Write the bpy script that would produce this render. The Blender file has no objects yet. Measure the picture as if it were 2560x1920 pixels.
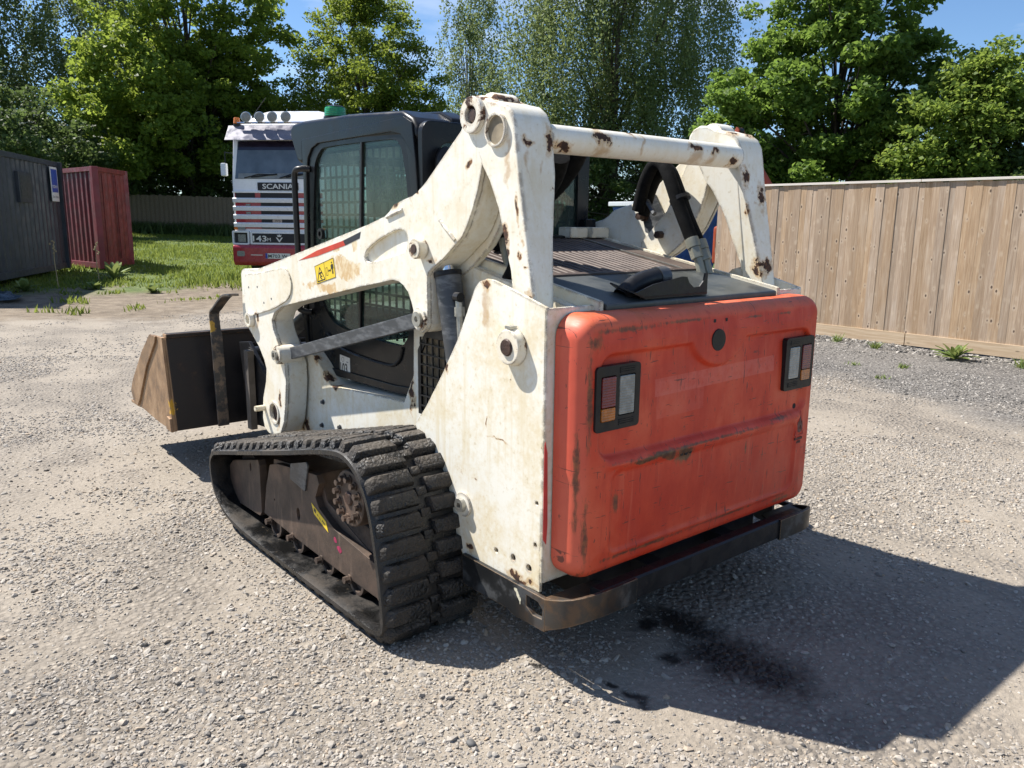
import bpy, bmesh, math, random
import numpy as np
from mathutils import Vector, Matrix, noise as mnoise
from mathutils.geometry import tessellate_polygon
R = math.radians
rng = np.random.default_rng(7)
random.seed(7)
scene = bpy.context.scene
col = scene.collection

# ------------------------------------------------------------------ camera
CAM = Vector((-1.8712, 2.4388, 1.5444))
FW = Vector((0.75286306, -0.62734832, -0.19907611))
RT = Vector((-0.63847952, -0.76956661, 0.01054206))
UP = Vector((0.15981587, -0.11916929, 0.97992733))
cd = bpy.data.cameras.new('camera'); cam = bpy.data.objects.new('camera', cd); col.objects.link(cam)
cd.sensor_width = 36; cd.lens = 36 * 2001.4 / 2560; cd.clip_start = 0.05; cd.clip_end = 2000
cam.matrix_world = Matrix(((RT.x, UP.x, -FW.x, CAM.x), (RT.y, UP.y, -FW.y, CAM.y), (RT.z, UP.z, -FW.z, CAM.z), (0, 0, 0, 1)))
scene.camera = cam
# ------------------------------------------------------------------ sky and sun
SUN = Vector((0.67, 0.362, 1.0)).normalized()          # towards the sun
world = bpy.data.worlds.new('World'); scene.world = world; world.use_nodes = True
wn = world.node_tree; bg = wn.nodes['Background']
sky = wn.nodes.new('ShaderNodeTexSky'); sky.sky_type = 'NISHITA'; sky.sun_disc = False
sky.sun_elevation = math.asin(SUN.z); sky.sun_rotation = math.atan2(SUN.x, SUN.y)
sky.air_density = 1.0; sky.dust_density = 0.05; sky.ozone_density = 4.0; sky.altitude = 300
wc = wn.nodes.new('ShaderNodeTexCoord'); wm = wn.nodes.new('ShaderNodeMapping'); wm.inputs['Scale'].default_value = (1.2, 1.2, 5.0)
wno = wn.nodes.new('ShaderNodeTexNoise'); wno.inputs['Scale'].default_value = 2.6; wno.inputs['Detail'].default_value = 7; wno.inputs['Roughness'].default_value = .55
wr = wn.nodes.new('ShaderNodeMapRange'); wr.inputs[1].default_value = .49; wr.inputs[2].default_value = .78; wr.inputs[4].default_value = .65
wx = wn.nodes.new('ShaderNodeMix'); wx.data_type = 'RGBA'; wx.inputs[7].default_value = (8.5, 8.8, 9.2, 1)
wn.links.new(wc.outputs['Generated'], wm.inputs[0]); wn.links.new(wm.outputs[0], wno.inputs[0]); wn.links.new(wno.outputs[0], wr.inputs[0])
wn.links.new(wr.outputs[0], wx.inputs[0]); wt = wn.nodes.new('ShaderNodeMix'); wt.data_type = 'RGBA'; wt.blend_type = 'MULTIPLY'; wt.inputs[0].default_value = 1; wt.inputs[7].default_value = (.86, .96, 1.06, 1); wn.links.new(sky.outputs[0], wt.inputs[6]); wn.links.new(wt.outputs[2], wx.inputs[6]); wn.links.new(wx.outputs[2], bg.inputs[0])
bg.inputs[1].default_value = 0.076
sl = bpy.data.lights.new('sun', 'SUN'); sl.energy = 5.0; sl.angle = R(0.53); sl.color = (1, .955, .89)
so = bpy.data.objects.new('sun', sl); col.objects.link(so); so.rotation_euler = (-SUN).to_track_quat('-Z', 'Y').to_euler(); so.location = (5, 5, 20)
scene.view_settings.view_transform = 'Standard'; scene.view_settings.look = 'None'
scene.view_settings.exposure = 0.93; scene.view_settings.gamma = 1
scene.cycles.max_bounces = 6; scene.cycles.diffuse_bounces = 3; scene.cycles.glossy_bounces = 3; scene.cycles.transparent_max_bounces = 12

# ------------------------------------------------------------------ material helpers
class N:
    def __init__(s, name):
        s.m = bpy.data.materials.new(name); s.m.use_nodes = True; s.t = s.m.node_tree
        s.b = s.t.nodes['Principled BSDF']; s.out = s.t.nodes['Material Output']
    def n(s, ty, **kw):
        x = s.t.nodes.new(ty)
        for k, v in kw.items(): setattr(x, k, v)
        return x
    def put(s, sock, v):
        if v is None: return
        if isinstance(v, bpy.types.NodeSocket): s.t.links.new(v, sock)
        elif isinstance(v, (tuple, list)) and sock.type == 'RGBA' and len(v) == 3: sock.default_value = (*v, 1)
        else: sock.default_value = v
    def math(s, op, a, b=0.0, c=None, clamp=False):
        x = s.n('ShaderNodeMath', operation=op); x.use_clamp = clamp
        s.put(x.inputs[0], a); s.put(x.inputs[1], b)
        if c is not None: s.put(x.inputs[2], c)
        return x.outputs[0]
    def ss(s, v, lo, hi, a=0.0, b=1.0):
        x = s.n('ShaderNodeMapRange', interpolation_type='SMOOTHSTEP')
        s.put(x.inputs[0], v); x.inputs[1].default_value = lo; x.inputs[2].default_value = hi; x.inputs[3].default_value = a; x.inputs[4].default_value = b
        return x.outputs[0]
    def mix(s, f, a, b, mode='MIX'):
        x = s.n('ShaderNodeMix', data_type='RGBA', blend_type=mode)
        s.put(x.inputs[0], f); s.put(x.inputs[6], a); s.put(x.inputs[7], b)
        return x.outputs[2]
    def obj(s):
        return s.n('ShaderNodeTexCoord').outputs['Object']
    def pos(s):
        return s.n('ShaderNodeNewGeometry').outputs['Position']
    def map(s, v, scale=(1, 1, 1), loc=(0, 0, 0), rot=(0, 0, 0)):
        x = s.n('ShaderNodeMapping'); s.put(x.inputs[0], v); x.inputs['Scale'].default_value = scale; x.inputs['Location'].default_value = loc; x.inputs['Rotation'].default_value = rot
        return x.outputs[0]
    def noise(s, v, scale, detail=4, rough=.55, dist=0.0, colour=False):
        x = s.n('ShaderNodeTexNoise'); s.put(x.inputs['Vector'], v); x.inputs['Scale'].default_value = scale
        x.inputs['Detail'].default_value = detail; x.inputs['Roughness'].default_value = rough; x.inputs['Distortion'].default_value = dist
        return x.outputs['Color' if colour else 'Fac']
    def vor(s, v, scale, feature='F1', out='Distance', rand=1.0):
        x = s.n('ShaderNodeTexVoronoi', feature=feature); s.put(x.inputs['Vector'], v); x.inputs['Scale'].default_value = scale; x.inputs['Randomness'].default_value = rand
        return x.outputs[out]
    def ramp(s, v, stops):
        x = s.n('ShaderNodeValToRGB'); s.put(x.inputs[0], v); e = x.color_ramp.elements
        while len(e) < len(stops): e.new(.5)
        for i, (p, c) in enumerate(stops): e[i].position = p; e[i].color = (*c, 1)
        return x.outputs[0]
    def sep(s, v):
        x = s.n('ShaderNodeSeparateXYZ'); s.put(x.inputs[0], v); return x.outputs
    def vm(s, op, a, b=None):
        x = s.n('ShaderNodeVectorMath', operation=op); s.put(x.inputs[0], a)
        if b is not None: s.put(x.inputs[1], b)
        return x.outputs['Value'] if op in ('LENGTH', 'DOT_PRODUCT', 'DISTANCE') else x.outputs[0]
    def bump(s, h, strength=.3, dist=.01):
        x = s.n('ShaderNodeBump'); x.inputs['Strength'].default_value = strength; x.inputs['Distance'].default_value = dist; s.put(x.inputs['Height'], h); return x.outputs[0]
    def edge(s, radius, noise_v, lo=.02, hi=.15):
        """worn edges: where a bevelled normal leaves the real one"""
        bv = s.n('ShaderNodeBevel'); bv.samples = 2; bv.inputs['Radius'].default_value = radius
        g = s.n('ShaderNodeNewGeometry')
        d = s.math('SUBTRACT', 1.0, s.vm('DOT_PRODUCT', bv.outputs[0], g.outputs['Normal']))
        return s.ss(s.math('MULTIPLY', d, noise_v), lo, hi)
    def spots(s, lst, p, amount=.7, nscale=22, warp=.10):
        """1 inside ragged spots (x,y,z,rx,ry,rz), 0 outside"""
        best = None; p0 = p
        p = s.vm('ADD', p, s.vm('MULTIPLY', s.vm('SUBTRACT', s.noise(p, 13, 2, .5, colour=True), (.5, .5, .5)), (warp, warp, warp)))
        for (x, y, z, a, b, c) in lst:
            d = s.vm('LENGTH', s.vm('MULTIPLY', s.vm('SUBTRACT', p, (x, y, z)), (1 / a, 1 / b, 1 / c)))
            best = d if best is None else s.math('MINIMUM', best, d)
        nz = s.noise(p0, nscale, 4, .72)
        return s.math('ADD', best, s.math('MULTIPLY', s.math('SUBTRACT', nz, .5), amount * 4))
    def fin(s, base=None, rough=None, metal=None, normal=None, **kw):
        s.put(s.b.inputs['Base Color'], base); s.put(s.b.inputs['Roughness'], rough); s.put(s.b.inputs['Metallic'], metal); s.put(s.b.inputs['Normal'], normal)
        for k, v in kw.items(): s.put(s.b.inputs[k.replace('_', ' ')], v)
        return s.m

def simple(name, c, rough=.5, metal=0.0, var=.25, scale=6, bump=0.0, bscale=60, **kw):
    n = N(name); o = n.obj()
    f = n.noise(o, scale, 5, .6)
    a = tuple(max(0, x * (1 - var)) for x in c); b = tuple(min(1, x * (1 + var)) for x in c)
    cc = n.ramp(f, [(.3, a), (.7, b)])
    nm = n.bump(n.noise(o, bscale, 4, .6), bump, .004) if bump else None
    return n.fin(cc, n.ss(n.noise(o, scale * 2.3, 4), .3, .7, max(0, rough - .12), min(1, rough + .12)), metal, nm, **kw)

RUST = [(.30, (.016, .009, .007)), (.50, (.050, .022, .013)), (.60, (.13, .055, .022)), (.72, (.36, .17, .06))]
def white_paint(name, spots=None, chips=.60, stain=.55, patches=None, base=(.82, .79, .69), stainc=(.69, .58, .37), edge=.9, streaks=None):
    n = N(name); o = n.obj()
    st = n.noise(o, 4.5, 6, .68)
    vst = n.noise(n.map(o, (15, 15, 1.0)), 1.7, 4, .6)
    fine = n.noise(o, 42, 4, .75)
    c = n.mix(n.ss(n.math('ADD', n.math('MULTIPLY', st, .65), n.math('MULTIPLY', fine, .35)), .40, .64, 0, stain), base, stainc)
    c = n.mix(n.ss(vst, .50, .74, 0, stain * .75), c, (.68, .57, .36))
    c = n.mix(n.ss(fine, .60, .70, 0, .45), c, (.50, .41, .26))
    if patches:                                      # rubbed, yellowed paint
        pv = n.spots(patches, o, .6, 14)
        c = n.mix(n.ss(pv, .75, 1.0, .9, 0), c, n.mix(n.ss(n.noise(n.map(o, (1, 1, .5)), 30, 5, .7), .42, .6), (.60, .39, .17), (.76, .64, .42)))
    if streaks:                                      # rust runs under chips
        sv = n.spots(streaks, o, .4, 30)
        c = n.mix(n.ss(sv, .3, 1.1, .65, 0), c, (.46, .27, .10))
    rn = n.noise(o, 34, 5, .7)
    rc = n.ramp(rn, RUST)
    cn = n.noise(o, 9, 7, .74, .3)
    chip = n.ss(cn, chips + .03, chips + .04)
    c = n.mix(n.ss(cn, chips - .01, chips + .03, 0, .35), c, (.50, .30, .12))
    if edge:
        e = n.edge(.016, n.ss(n.noise(o, 15, 5, .72), .44, .60), .012, .05)
        chip = n.math('MAXIMUM', chip, n.math('MULTIPLY', e, edge))
    if spots:
        sp = n.spots(spots, o, .75, 21)
        chip = n.math('MAXIMUM', chip, n.ss(sp, .60, .66, 1, 0))
        c = n.mix(n.ss(sp, .66, 1.25, .7, 0), c, (.50, .30, .11))
    c = n.mix(chip, c, rc)
    ro = n.mix(chip, n.ss(st, .3, .7, .36, .54), (.85, .85, .85))
    h = n.math('SUBTRACT', n.math('MULTIPLY', fine, .2), n.ss(cn, chips + .03, chips + .04))
    return n.fin(c, ro, 0, n.bump(h, .4, .0016))

MATS = {}
def mat(k):
    if k not in MATS: MATS[k] = MAKERS[k]()
    return MATS[k]

def m_red():
    n = N('faded_red_paint'); o = n.obj(); s = n.sep(o)
    big = n.noise(o, 2.3, 5, .62); mid = n.noise(n.map(o, (1, 2.5, .9)), 5, 5, .62); fine = n.noise(o, 34, 4, .75)
    c = n.ramp(big, [(.36, (.48, .027, .008)), (.5, (.59, .048, .014)), (.64, (.66, .092, .036))])
    c = n.mix(n.ss(mid, .48, .70, 0, .55), c, (.46, .034, .014))
    def band(v, mid_, half): return n.ss(n.math('ABSOLUTE', n.math('SUBTRACT', v, mid_)), half, half + .002, 1, 0)
    zt = n.math('ADD', s[2], n.math('MULTIPLY', s[1], .02))
    for (y, hy, z, hz_, f, cc) in ((-.02, .36, .995, .030, .45, (.66, .17, .13)), (.20, .13, .93, .045, .22, (.64, .16, .12)), (-.25, .14, 1.06, .03, .28, (.50, .04, .016)), (.30, .16, 1.045, .028, .3, (.50, .045, .02))):
        c = n.mix(n.math('MULTIPLY', n.math('MULTIPLY', band(s[1], y, hy), band(zt, z, hz_)), n.ss(fine, .3, .6, f * .4, f)), c, cc)
    # paint rubbed pale on the rolled rim
    top = n.ss(n.math('ADD', s[2], n.math('MULTIPLY', big, .05)), 1.225, 1.262)
    c = n.mix(n.math('MULTIPLY', top, .8), c, n.mix(n.ss(mid, .4, .6), (.56, .12, .035), (.68, .15, .07)))
    lft = n.ss(n.math('ADD', s[1], n.math('MULTIPLY', mid, .03)), .655, .70)
    c = n.mix(n.math('MULTIPLY', lft, .5), c, (.68, .14, .085))
    drip = n.noise(n.map(o, (24, 24, 1.3)), 1.5, 4, .6)
    c = n.mix(n.ss(drip, .58, .74, 0, .40), c, (.66, .13, .065))
    c = n.mix(n.ss(n.noise(n.map(o, (30, 30, 1.6), (3, 3, 3)), 1.5, 4, .6), .60, .74, 0, .5), c, (.38, .028, .014))
    # grime rubbed into edges, the ledge and the lower rim: vertical, streaky
    sn = n.noise(n.map(o, (1, 1, .28)), 46, 4, .75)
    def grime(lst, lo, hi, mx):
        best = None
        for (y, z, a, b_) in lst:
            d = n.vm('LENGTH', n.vm('MULTIPLY', n.vm('SUBTRACT', o, (0, y, z)), (0, 1 / a, 1 / b_))); best = d if best is None else n.math('MINIMUM', best, d)
        return n.ss(n.math('ADD', best, n.math('MULTIPLY', n.math('SUBTRACT', sn, .5), 3.2)), lo, hi, mx, 0)
    gr = grime([(.662, 1.0, .016, .17), (.668, .50, .014, .14), (.692, .72, .008, .16), (.64, 1.17, .03, .03), (.50, 1.205, .16, .010), (.20, 1.212, .14, .007), (-.22, 1.20, .05, .006), (-.42, 1.2, .06, .006), (.33, .755, .15, .018), (.19, .732, .05, .036), (-.42, .775, .08, .008), (.1, .762, .5, .006), (.36, .425, .24, .008), (-.15, .43, .14, .007), (-.5, .41, .12, .012), (-.32, .64, .005, .05), (-.2, .68, .006, .03), (.53, .62, .02, .035), (-.58, 1.0, .01, .08)], .25, 1.1, .85)
    c = n.mix(gr, c, n.ramp(fine, [(.38, (.045, .028, .018)), (.62, (.22, .085, .03))]))
    rs = n.spots([(-.12, .34, .752, .3, .13, .013), (-.12, .19, .733, .3, .05, .032), (-.12, .27, .742, .3, .05, .014)], o, .45, 24, .05)
    c = n.mix(n.ss(rs, .7, 1.0, .92, 0), c, n.ramp(fine, [(.38, (.05, .028, .016)), (.62, (.17, .085, .035))]))
    scr = None
    for sc_, rt, th in (((1, 34, 3.5), .6, .675), ((1, 4, 44), -.5, .68), ((1, 40, 5), -.3, .685), ((1, 5, 46), .9, .685), ((1, 48, 7), 1.1, .69)):
        v = n.ss(n.noise(n.map(o, sc_, (rt * 9, 1, 2), (rt, 0, 0)), 1.9, 3, .62), th, th + .012); scr = v if scr is None else n.math('MAXIMUM', scr, v)
    c = n.mix(n.math('MULTIPLY', scr, .8), c, (.085, .032, .022))
    c = n.mix(n.ss(n.noise(n.map(o, (1, 1, .6)), 38, 4, .75), .655, .69, 0, .75), c, (.09, .038, .026))
    e = n.edge(.010, n.ss(n.noise(o, 14, 4, .7), .46, .62), .015, .06)
    c = n.mix(n.math('MULTIPLY', e, .6), c, (.12, .05, .03))
    return n.fin(c, n.ss(mid, .3, .7, .40, .62), 0, n.bump(n.math('ADD', n.noise(o, 7, 3), n.math('MULTIPLY', fine, .10)), .2, .008))

def m_rubber():
    n = N('black_rubber'); o = n.pos()
    d = n.noise(o, 5, 6, .65); z = n.sep(o)[2]
    c = n.mix(n.ss(d, .48, .66, 0, .6), (.008, .008, .008), (.060, .046, .033))
    c = n.mix(n.ss(n.noise(o, 45, 4, .7), .60, .70, 0, .6), c, (.10, .08, .06))
    r = n.ss(d, .4, .62, .22, .75)
    return n.fin(c, r, 0, n.bump(n.noise(o, 70, 5, .7), .5, .006))
def m_lug():
    n = N('dirty_tread_rubber'); o = n.pos()
    d = n.noise(o, 9, 6, .7)
    c = n.mix(n.ss(d, .42, .56), (.008, .008, .008), (.036, .030, .024))
    up = n.sep(n.n('ShaderNodeNewGeometry').outputs['Normal'])[2]
    c = n.mix(n.math('MULTIPLY', n.ss(up, .3, .9), n.ss(n.noise(o, 14, 5, .7), .38, .58, 0, .75)), c, (.10, .083, .064))
    return n.fin(c, n.ss(d, .4, .6, .34, .85), 0, n.bump(n.math('ADD', n.vor(o, 55, 'DISTANCE_TO_EDGE'), n.noise(o, 40, 5, .75)), .8, .012))
def m_undercar():
    n = N('rusty_brown_steel'); o = n.obj()
    d = n.noise(o, 6, 7, .65)
    c = n.ramp(d, [(.3, (.038, .027, .020)), (.55, (.095, .064, .046)), (.75, (.18, .115, .08))])
    c = n.mix(n.ss(n.noise(n.map(o, (12, 12, 1.5)), 2, 5), .55, .75, 0, .6), c, (.20, .14, .10))
    return n.fin(c, .62, .15, n.bump(n.noise(o, 60, 5, .7), .35, .004))
def m_bucket():
    n = N('worn_bucket_steel'); o = n.obj(); g = n.sep(n.pos())
    d = n.noise(n.map(o, (1.5, 1, 1)), 5, 7, .68)
    side = n.ramp(d, [(.3, (.10, .062, .038)), (.5, (.30, .185, .10)), (.72, (.44, .30, .18))])
    back = n.ramp(d, [(.35, (.012, .011, .011)), (.62, (.032, .024, .02)), (.8, (.10, .055, .03))])
    out = n.ss(g[1], .994, .998)
    c = n.mix(out, back, side)
    c = n.mix(n.ss(n.spots([(3.06, 1., .42, .03, .03, .06)], n.pos(), .6, 20), .8, 1, .9, 0), c, (.62, .36, .03))
    e = n.edge(.01, n.ss(n.noise(o, 15, 4), .35, .6), .03, .12)
    c = n.mix(n.math('MULTIPLY', e, .8), c, (.22, .11, .05))
    return n.fin(c, n.ss(d, .3, .7, .38, .7), .25, n.bump(n.noise(o, 30, 5, .7), .3, .004))
def m_cabplastic():
    n = N('charcoal_cab_plastic'); o = n.obj()
    d = n.noise(o, 7, 6, .65)
    c = n.mix(n.ss(d, .4, .75, 0, .5), (.006, .0068, .0085), (.016, .0165, .018))
    c = n.mix(n.ss(n.noise(o, 70, 4, .7), .66, .73, 0, .5), c, (.10, .09, .075))
    return n.fin(c, n.ss(d, .3, .7, .24, .40), 0, n.bump(n.noise(o, 90, 4), .10, .002), Specular_IOR_Level=.22)
def m_hood():
    n = N('dark_hood_paint'); o = n.obj()
    d = n.noise(o, 5, 6, .65)
    c = n.mix(n.ss(d, .4, .7), (.035, .040, .040), (.085, .090, .085))
    c = n.mix(n.ss(n.noise(n.map(o, (2, 9, 2)), 5, 5, .7), .6, .72, 0, .7), c, (.18, .17, .14))
    return n.fin(c, n.ss(d, .3, .7, .3, .5), .1)
def m_slat():
    n = N('rusty_brown_grille'); o = n.obj()
    d = n.noise(o, 8, 6, .65)
    c = n.mix(n.ss(d, .35, .7), (.055, .038, .030), (.12, .088, .070))
    c = n.mix(n.ss(n.noise(o, 55, 4, .7), .64, .72), c, (.30, .25, .2))
    return n.fin(c, .6, .1)
def m_linkgrey():
    n = N('worn_grey_steel'); o = n.obj()
    d = n.noise(n.map(o, (1, 1, 3)), 9, 6, .68)
    c = n.mix(n.ss(d, .45, .62, 0, .8), (.058, .062, .068), (.16, .165, .17))
    return n.fin(c, n.ss(d, .3, .7, .35, .55), .25)
def m_bumper():
    n = N('scuffed_black_bumper'); o = n.obj(); s = n.sep(o)
    d = n.noise(o, 5, 7, .68)
    c = n.mix(n.ss(d, .50, .60), (.016, .017, .018), (.07, .073, .075))
    w = n.ss(n.math('ADD', s[1], n.math('MULTIPLY', d, .3)), .62, .82)
    rust = n.mix(n.ss(n.noise(o, 18, 6, .7), .42, .62), (.055, .045, .036), (.11, .065, .035))
    near = n.ss(n.math('ADD', s[0], n.math('MULTIPLY', d, .3)), .10, .26, 1, 0)
    c = n.mix(n.math('MULTIPLY', w, n.math('MULTIPLY', near, .9)), c, rust)
    c = n.mix(n.ss(n.spots([(.095, .762, .265, .014, .05, .022)], o, .6, 40), .8, .95, 1, 0), c, (.72, .68, .52))
    e = n.edge(.006, n.ss(n.noise(o, 14, 4), .35, .55), .05, .2)
    c = n.mix(n.math('MULTIPLY', e, .85), c, (.34, .22, .12))
    return n.fin(c, n.ss(d, .35, .65, .32, .6), .3, n.bump(d, .2, .003))
def m_glass(name='cab_glass', tint=(.50, .64, .60), dirt_sheen=.075, refl=.10):
    n = N(name); t = n.t
    tr = n.n('ShaderNodeBsdfTransparent'); tr.inputs[0].default_value = (*tint, 1)
    gl = n.n('ShaderNodeBsdfGlossy'); gl.inputs['Roughness'].default_value = .02
    df = n.n('ShaderNodeBsdfDiffuse'); df.inputs[0].default_value = (.22, .29, .26, 1)  # greenish film: some dirt, plus reflection painted into the panes
    fr = n.n('ShaderNodeFresnel'); n.put(fr.inputs[0], n.math('SUBTRACT', 1.5, n.math('MULTIPLY', n.n('ShaderNodeNewGeometry').outputs['Backfacing'], .8333)))
    m1 = n.n('ShaderNodeMixShader'); t.links.new(n.math('ADD', n.math('MULTIPLY', fr.outputs[0], .55), refl * .1), m1.inputs[0]); t.links.new(tr.outputs[0], m1.inputs[1]); t.links.new(gl.outputs[0], m1.inputs[2])
    m2 = n.n('ShaderNodeMixShader'); o = n.obj()
    t.links.new(n.ss(n.noise(n.map(o, (1, 1, .6)), 7, 6, .7), .3, .8, dirt_sheen * .4, dirt_sheen * 2.2), m2.inputs[0]); t.links.new(m1.outputs[0], m2.inputs[1]); t.links.new(df.outputs[0], m2.inputs[2])
    t.links.new(m2.outputs[0], n.out.inputs[0])
    return n.m
def m_gravel():
    n = N('yard_ground'); p = n.pos(); s = n.sep(p)
    big = n.noise(p, .55, 3, .6); mid = n.noise(p, 2.6, 4, .6); fin = n.noise(p, 30, 4, .7)
    vn = n.n('ShaderNodeTexVoronoi'); n.put(vn.inputs['Vector'], p); vn.inputs['Scale'].default_value = 38; cell = vn.outputs['Color']; cd_ = vn.outputs['Distance']; cell2 = n.vor(p, 75, 'F1', 'Color')
    stone = n.ramp(n.sep(cell)[0], [(0, (.16, .14, .115)), (.4, (.30, .262, .215)), (.75, (.40, .352, .295)), (1, (.55, .495, .42))])
    st2 = n.ramp(n.sep(cell2)[1], [(0, (.19, .165, .135)), (.5, (.33, .287, .235)), (1, (.50, .445, .375))])
    dust = n.ramp(mid, [(.3, (.36, .312, .25)), (.7, (.48, .42, .345))])
    rut = n.noise(n.map(p, (.35, 1.6, 1), rot=(0, 0, .45)), 1.1, 3, .6)
    gm = n.ss(n.math('ADD', n.math('MULTIPLY', big, .45), n.math('ADD', n.math('MULTIPLY', mid, .25), n.math('MULTIPLY', rut, .30))), .44, .57)
    c = n.mix(n.math('MULTIPLY', gm, .75), n.mix(n.ss(fin, .35, .65, .1, .6), dust, st2), n.mix(n.ss(cd_, .25, .55), stone, (.20, .175, .15)))
    c = n.mix(.20, c, n.ramp(fin, [(.3, (.20, .17, .135)), (.7, (.52, .46, .385))]))
    # darker chippings beside the close-board fence
    ed = n.math('ADD', s[1], n.math('MULTIPLY', n.math('SUBTRACT', big, .5), 4.5))
    dk = n.math('MULTIPLY', n.ss(ed, -5.6, -4.4, 1, 0), n.ss(s[0], 7, 10, 1, 0))
    dkc = n.ramp(n.sep(cell2)[0], [(0, (.055, .053, .052)), (.55, (.15, .143, .138)), (.85, (.24, .23, .215)), (1, (.52, .49, .45))])
    c = n.mix(n.math('MULTIPLY', dk, .85), c, dkc)
    # bare earth, then turf, further into the yard
    xx = n.math('ADD', n.math('ADD', s[0], n.math('MULTIPLY', n.math('SUBTRACT', big, .5), 5.0)), n.math('MULTIPLY', n.math('SUBTRACT', mid, .5), 2.0))
    earth = n.ramp(n.noise(p, 4, 4, .65), [(.3, (.15, .115, .08)), (.55, (.27, .215, .155)), (.75, (.36, .30, .225))])
    c = n.mix(n.ss(xx, 11.0, 12.6), c, earth)
    turf = n.ramp(n.noise(p, 3.2, 4, .65), [(.28, (.05, .08, .015)), (.55, (.10, .15, .028)), (.78, (.20, .19, .08))])
    c = n.mix(n.ss(xx, 15.2, 17.0), c, turf)
    behind = n.ss(s[1], -8.9, -8.5, 1, 0)
    c = n.mix(behind, c, turf)
    c = n.mix(n.math('MULTIPLY', n.ss(xx, 15, 17, 1, .4), 1.0), c, (.70, .69, .67), 'MULTIPLY')
    # oil soaked patches
    ol = n.spots([(-.10, .06, 0, .24, .11, 1), (-.33, .13, 0, .24, .19, 1), (-.50, .10, 0, .19, .15, 1), (-.30, .585, 0, .075, .035, 1), (-.20, .60, 0, .03, .02, 1), (-.22, .30, 0, .05, .06, 1), (.0, .17, 0, .05, .09, 1), (.05, .70, 0, .03, .02, 1)], p, .30, 14, .09)
    om = n.ss(ol, .30, 1.30, .95, 0)
    c = n.mix(om, c, (.010, .009, .008))
    h = n.math('ADD', n.math('MULTIPLY', n.math('SUBTRACT', 1.0, cd_), gm), n.math('MULTIPLY', fin, .6))
    return n.fin(c, n.ss(om, 0, 1, .92, .55), 0, n.bump(h, .8, .022))
def m_stone():
    n = N('gravel_stone'); oi = n.n('ShaderNodeObjectInfo'); p = n.pos()
    c = n.ramp(oi.outputs['Random'], [(0, (.22, .20, .18)), (.20, (.34, .31, .275)), (.55, (.44, .40, .35)), (.85, (.54, .495, .435)), (.94, (.46, .35, .24)), (1, (.68, .64, .58))])
    s = n.sep(p); big = n.noise(p, .55, 3, .6)
    ed = n.math('ADD', s[1], n.math('MULTIPLY', n.math('SUBTRACT', big, .5), 4.5))
    c = n.mix(n.ss(ed, -5.6, -4.4, .75, 0), c, n.mix(n.ss(oi.outputs['Random'], .6, .9), (.09, .088, .085), (.5, .48, .45)))
    c = n.mix(n.ss(n.noise(p, 60, 4), .4, .7, 0, .4), c, (.33, .29, .24))
    c = n.mix(1.0, c, (.75, .74, .72), 'MULTIPLY')
    ol = n.spots([(-.10, .06, 0, .24, .11, 1), (-.33, .13, 0, .24, .19, 1), (-.50, .10, 0, .19, .15, 1), (-.30, .585, 0, .075, .035, 1), (-.20, .60, 0, .03, .02, 1), (-.22, .30, 0, .05, .06, 1), (.0, .17, 0, .05, .09, 1), (.05, .70, 0, .03, .02, 1)], p, .30, 14, .09)
    om = n.ss(ol, .30, 1.30, .92, 0)
    c = n.mix(om, c, (.012, .011, .010))
    return n.fin(c, n.ss(om, 0, 1, .8, .5), 0)
def m_fence():
    n = N('fence_board_timber'); o = n.obj(); oi = n.n('ShaderNodeObjectInfo'); rnd = oi.outputs['Random']
    off = n.n('ShaderNodeCombineXYZ'); n.t.links.new(n.math('MULTIPLY', rnd, 37.0), off.inputs[0]); n.t.links.new(n.math('MULTIPLY', rnd, 91.0), off.inputs[2])
    v = n.vm('ADD', o, off.outputs[0])
    gr = n.noise(n.map(v, (1, 1, .045)), 60, 5, .6, .6)
    bl = n.noise(n.map(v, (1, 1, .25)), 5, 4, .6)
    c = n.ramp(gr, [(.3, (.27, .175, .10)), (.55, (.38, .265, .165)), (.75, (.49, .37, .255))])
    c = n.mix(n.ss(bl, .5, .75, 0, .55), c, (.45, .36, .27))
    hs = n.n('ShaderNodeHueSaturation'); n.put(hs.inputs['Value'], n.ss(rnd, 0, 1, .88, 1.12)); n.put(hs.inputs['Saturation'], n.ss(n.math('FRACT', n.math('MULTIPLY', rnd, 7.3)), 0, 1, .85, 1.05)); n.put(hs.inputs['Color'], c); c = hs.outputs[0]
    kn = n.vor(n.map(v, (1, .2, .62)), 10, 'F1', 'Distance')
    c = n.mix(n.ss(kn, .13, .34, .38, 0), c, (.56, .45, .33))
    c = n.mix(n.ss(kn, .085, .145, .95, 0), c, (.075, .045, .028))
    return n.fin(c, .8, 0, n.bump(gr, .25, .003))
def m_timber(name, a, b):
    n = N(name); o = n.obj(); gr = n.noise(n.map(o, (.05, 1, 1)), 45, 5, .6, .5)
    c = n.ramp(gr, [(.3, a), (.7, b)])
    kn = n.vor(n.map(o, (1, 3, 3)), 2.6, 'F1', 'Distance')
    c = n.mix(n.ss(kn, .03, .09, .8, 0), c, tuple(x * .35 for x in a))
    return n.fin(c, .8, 0, n.bump(gr, .2, .002))
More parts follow.
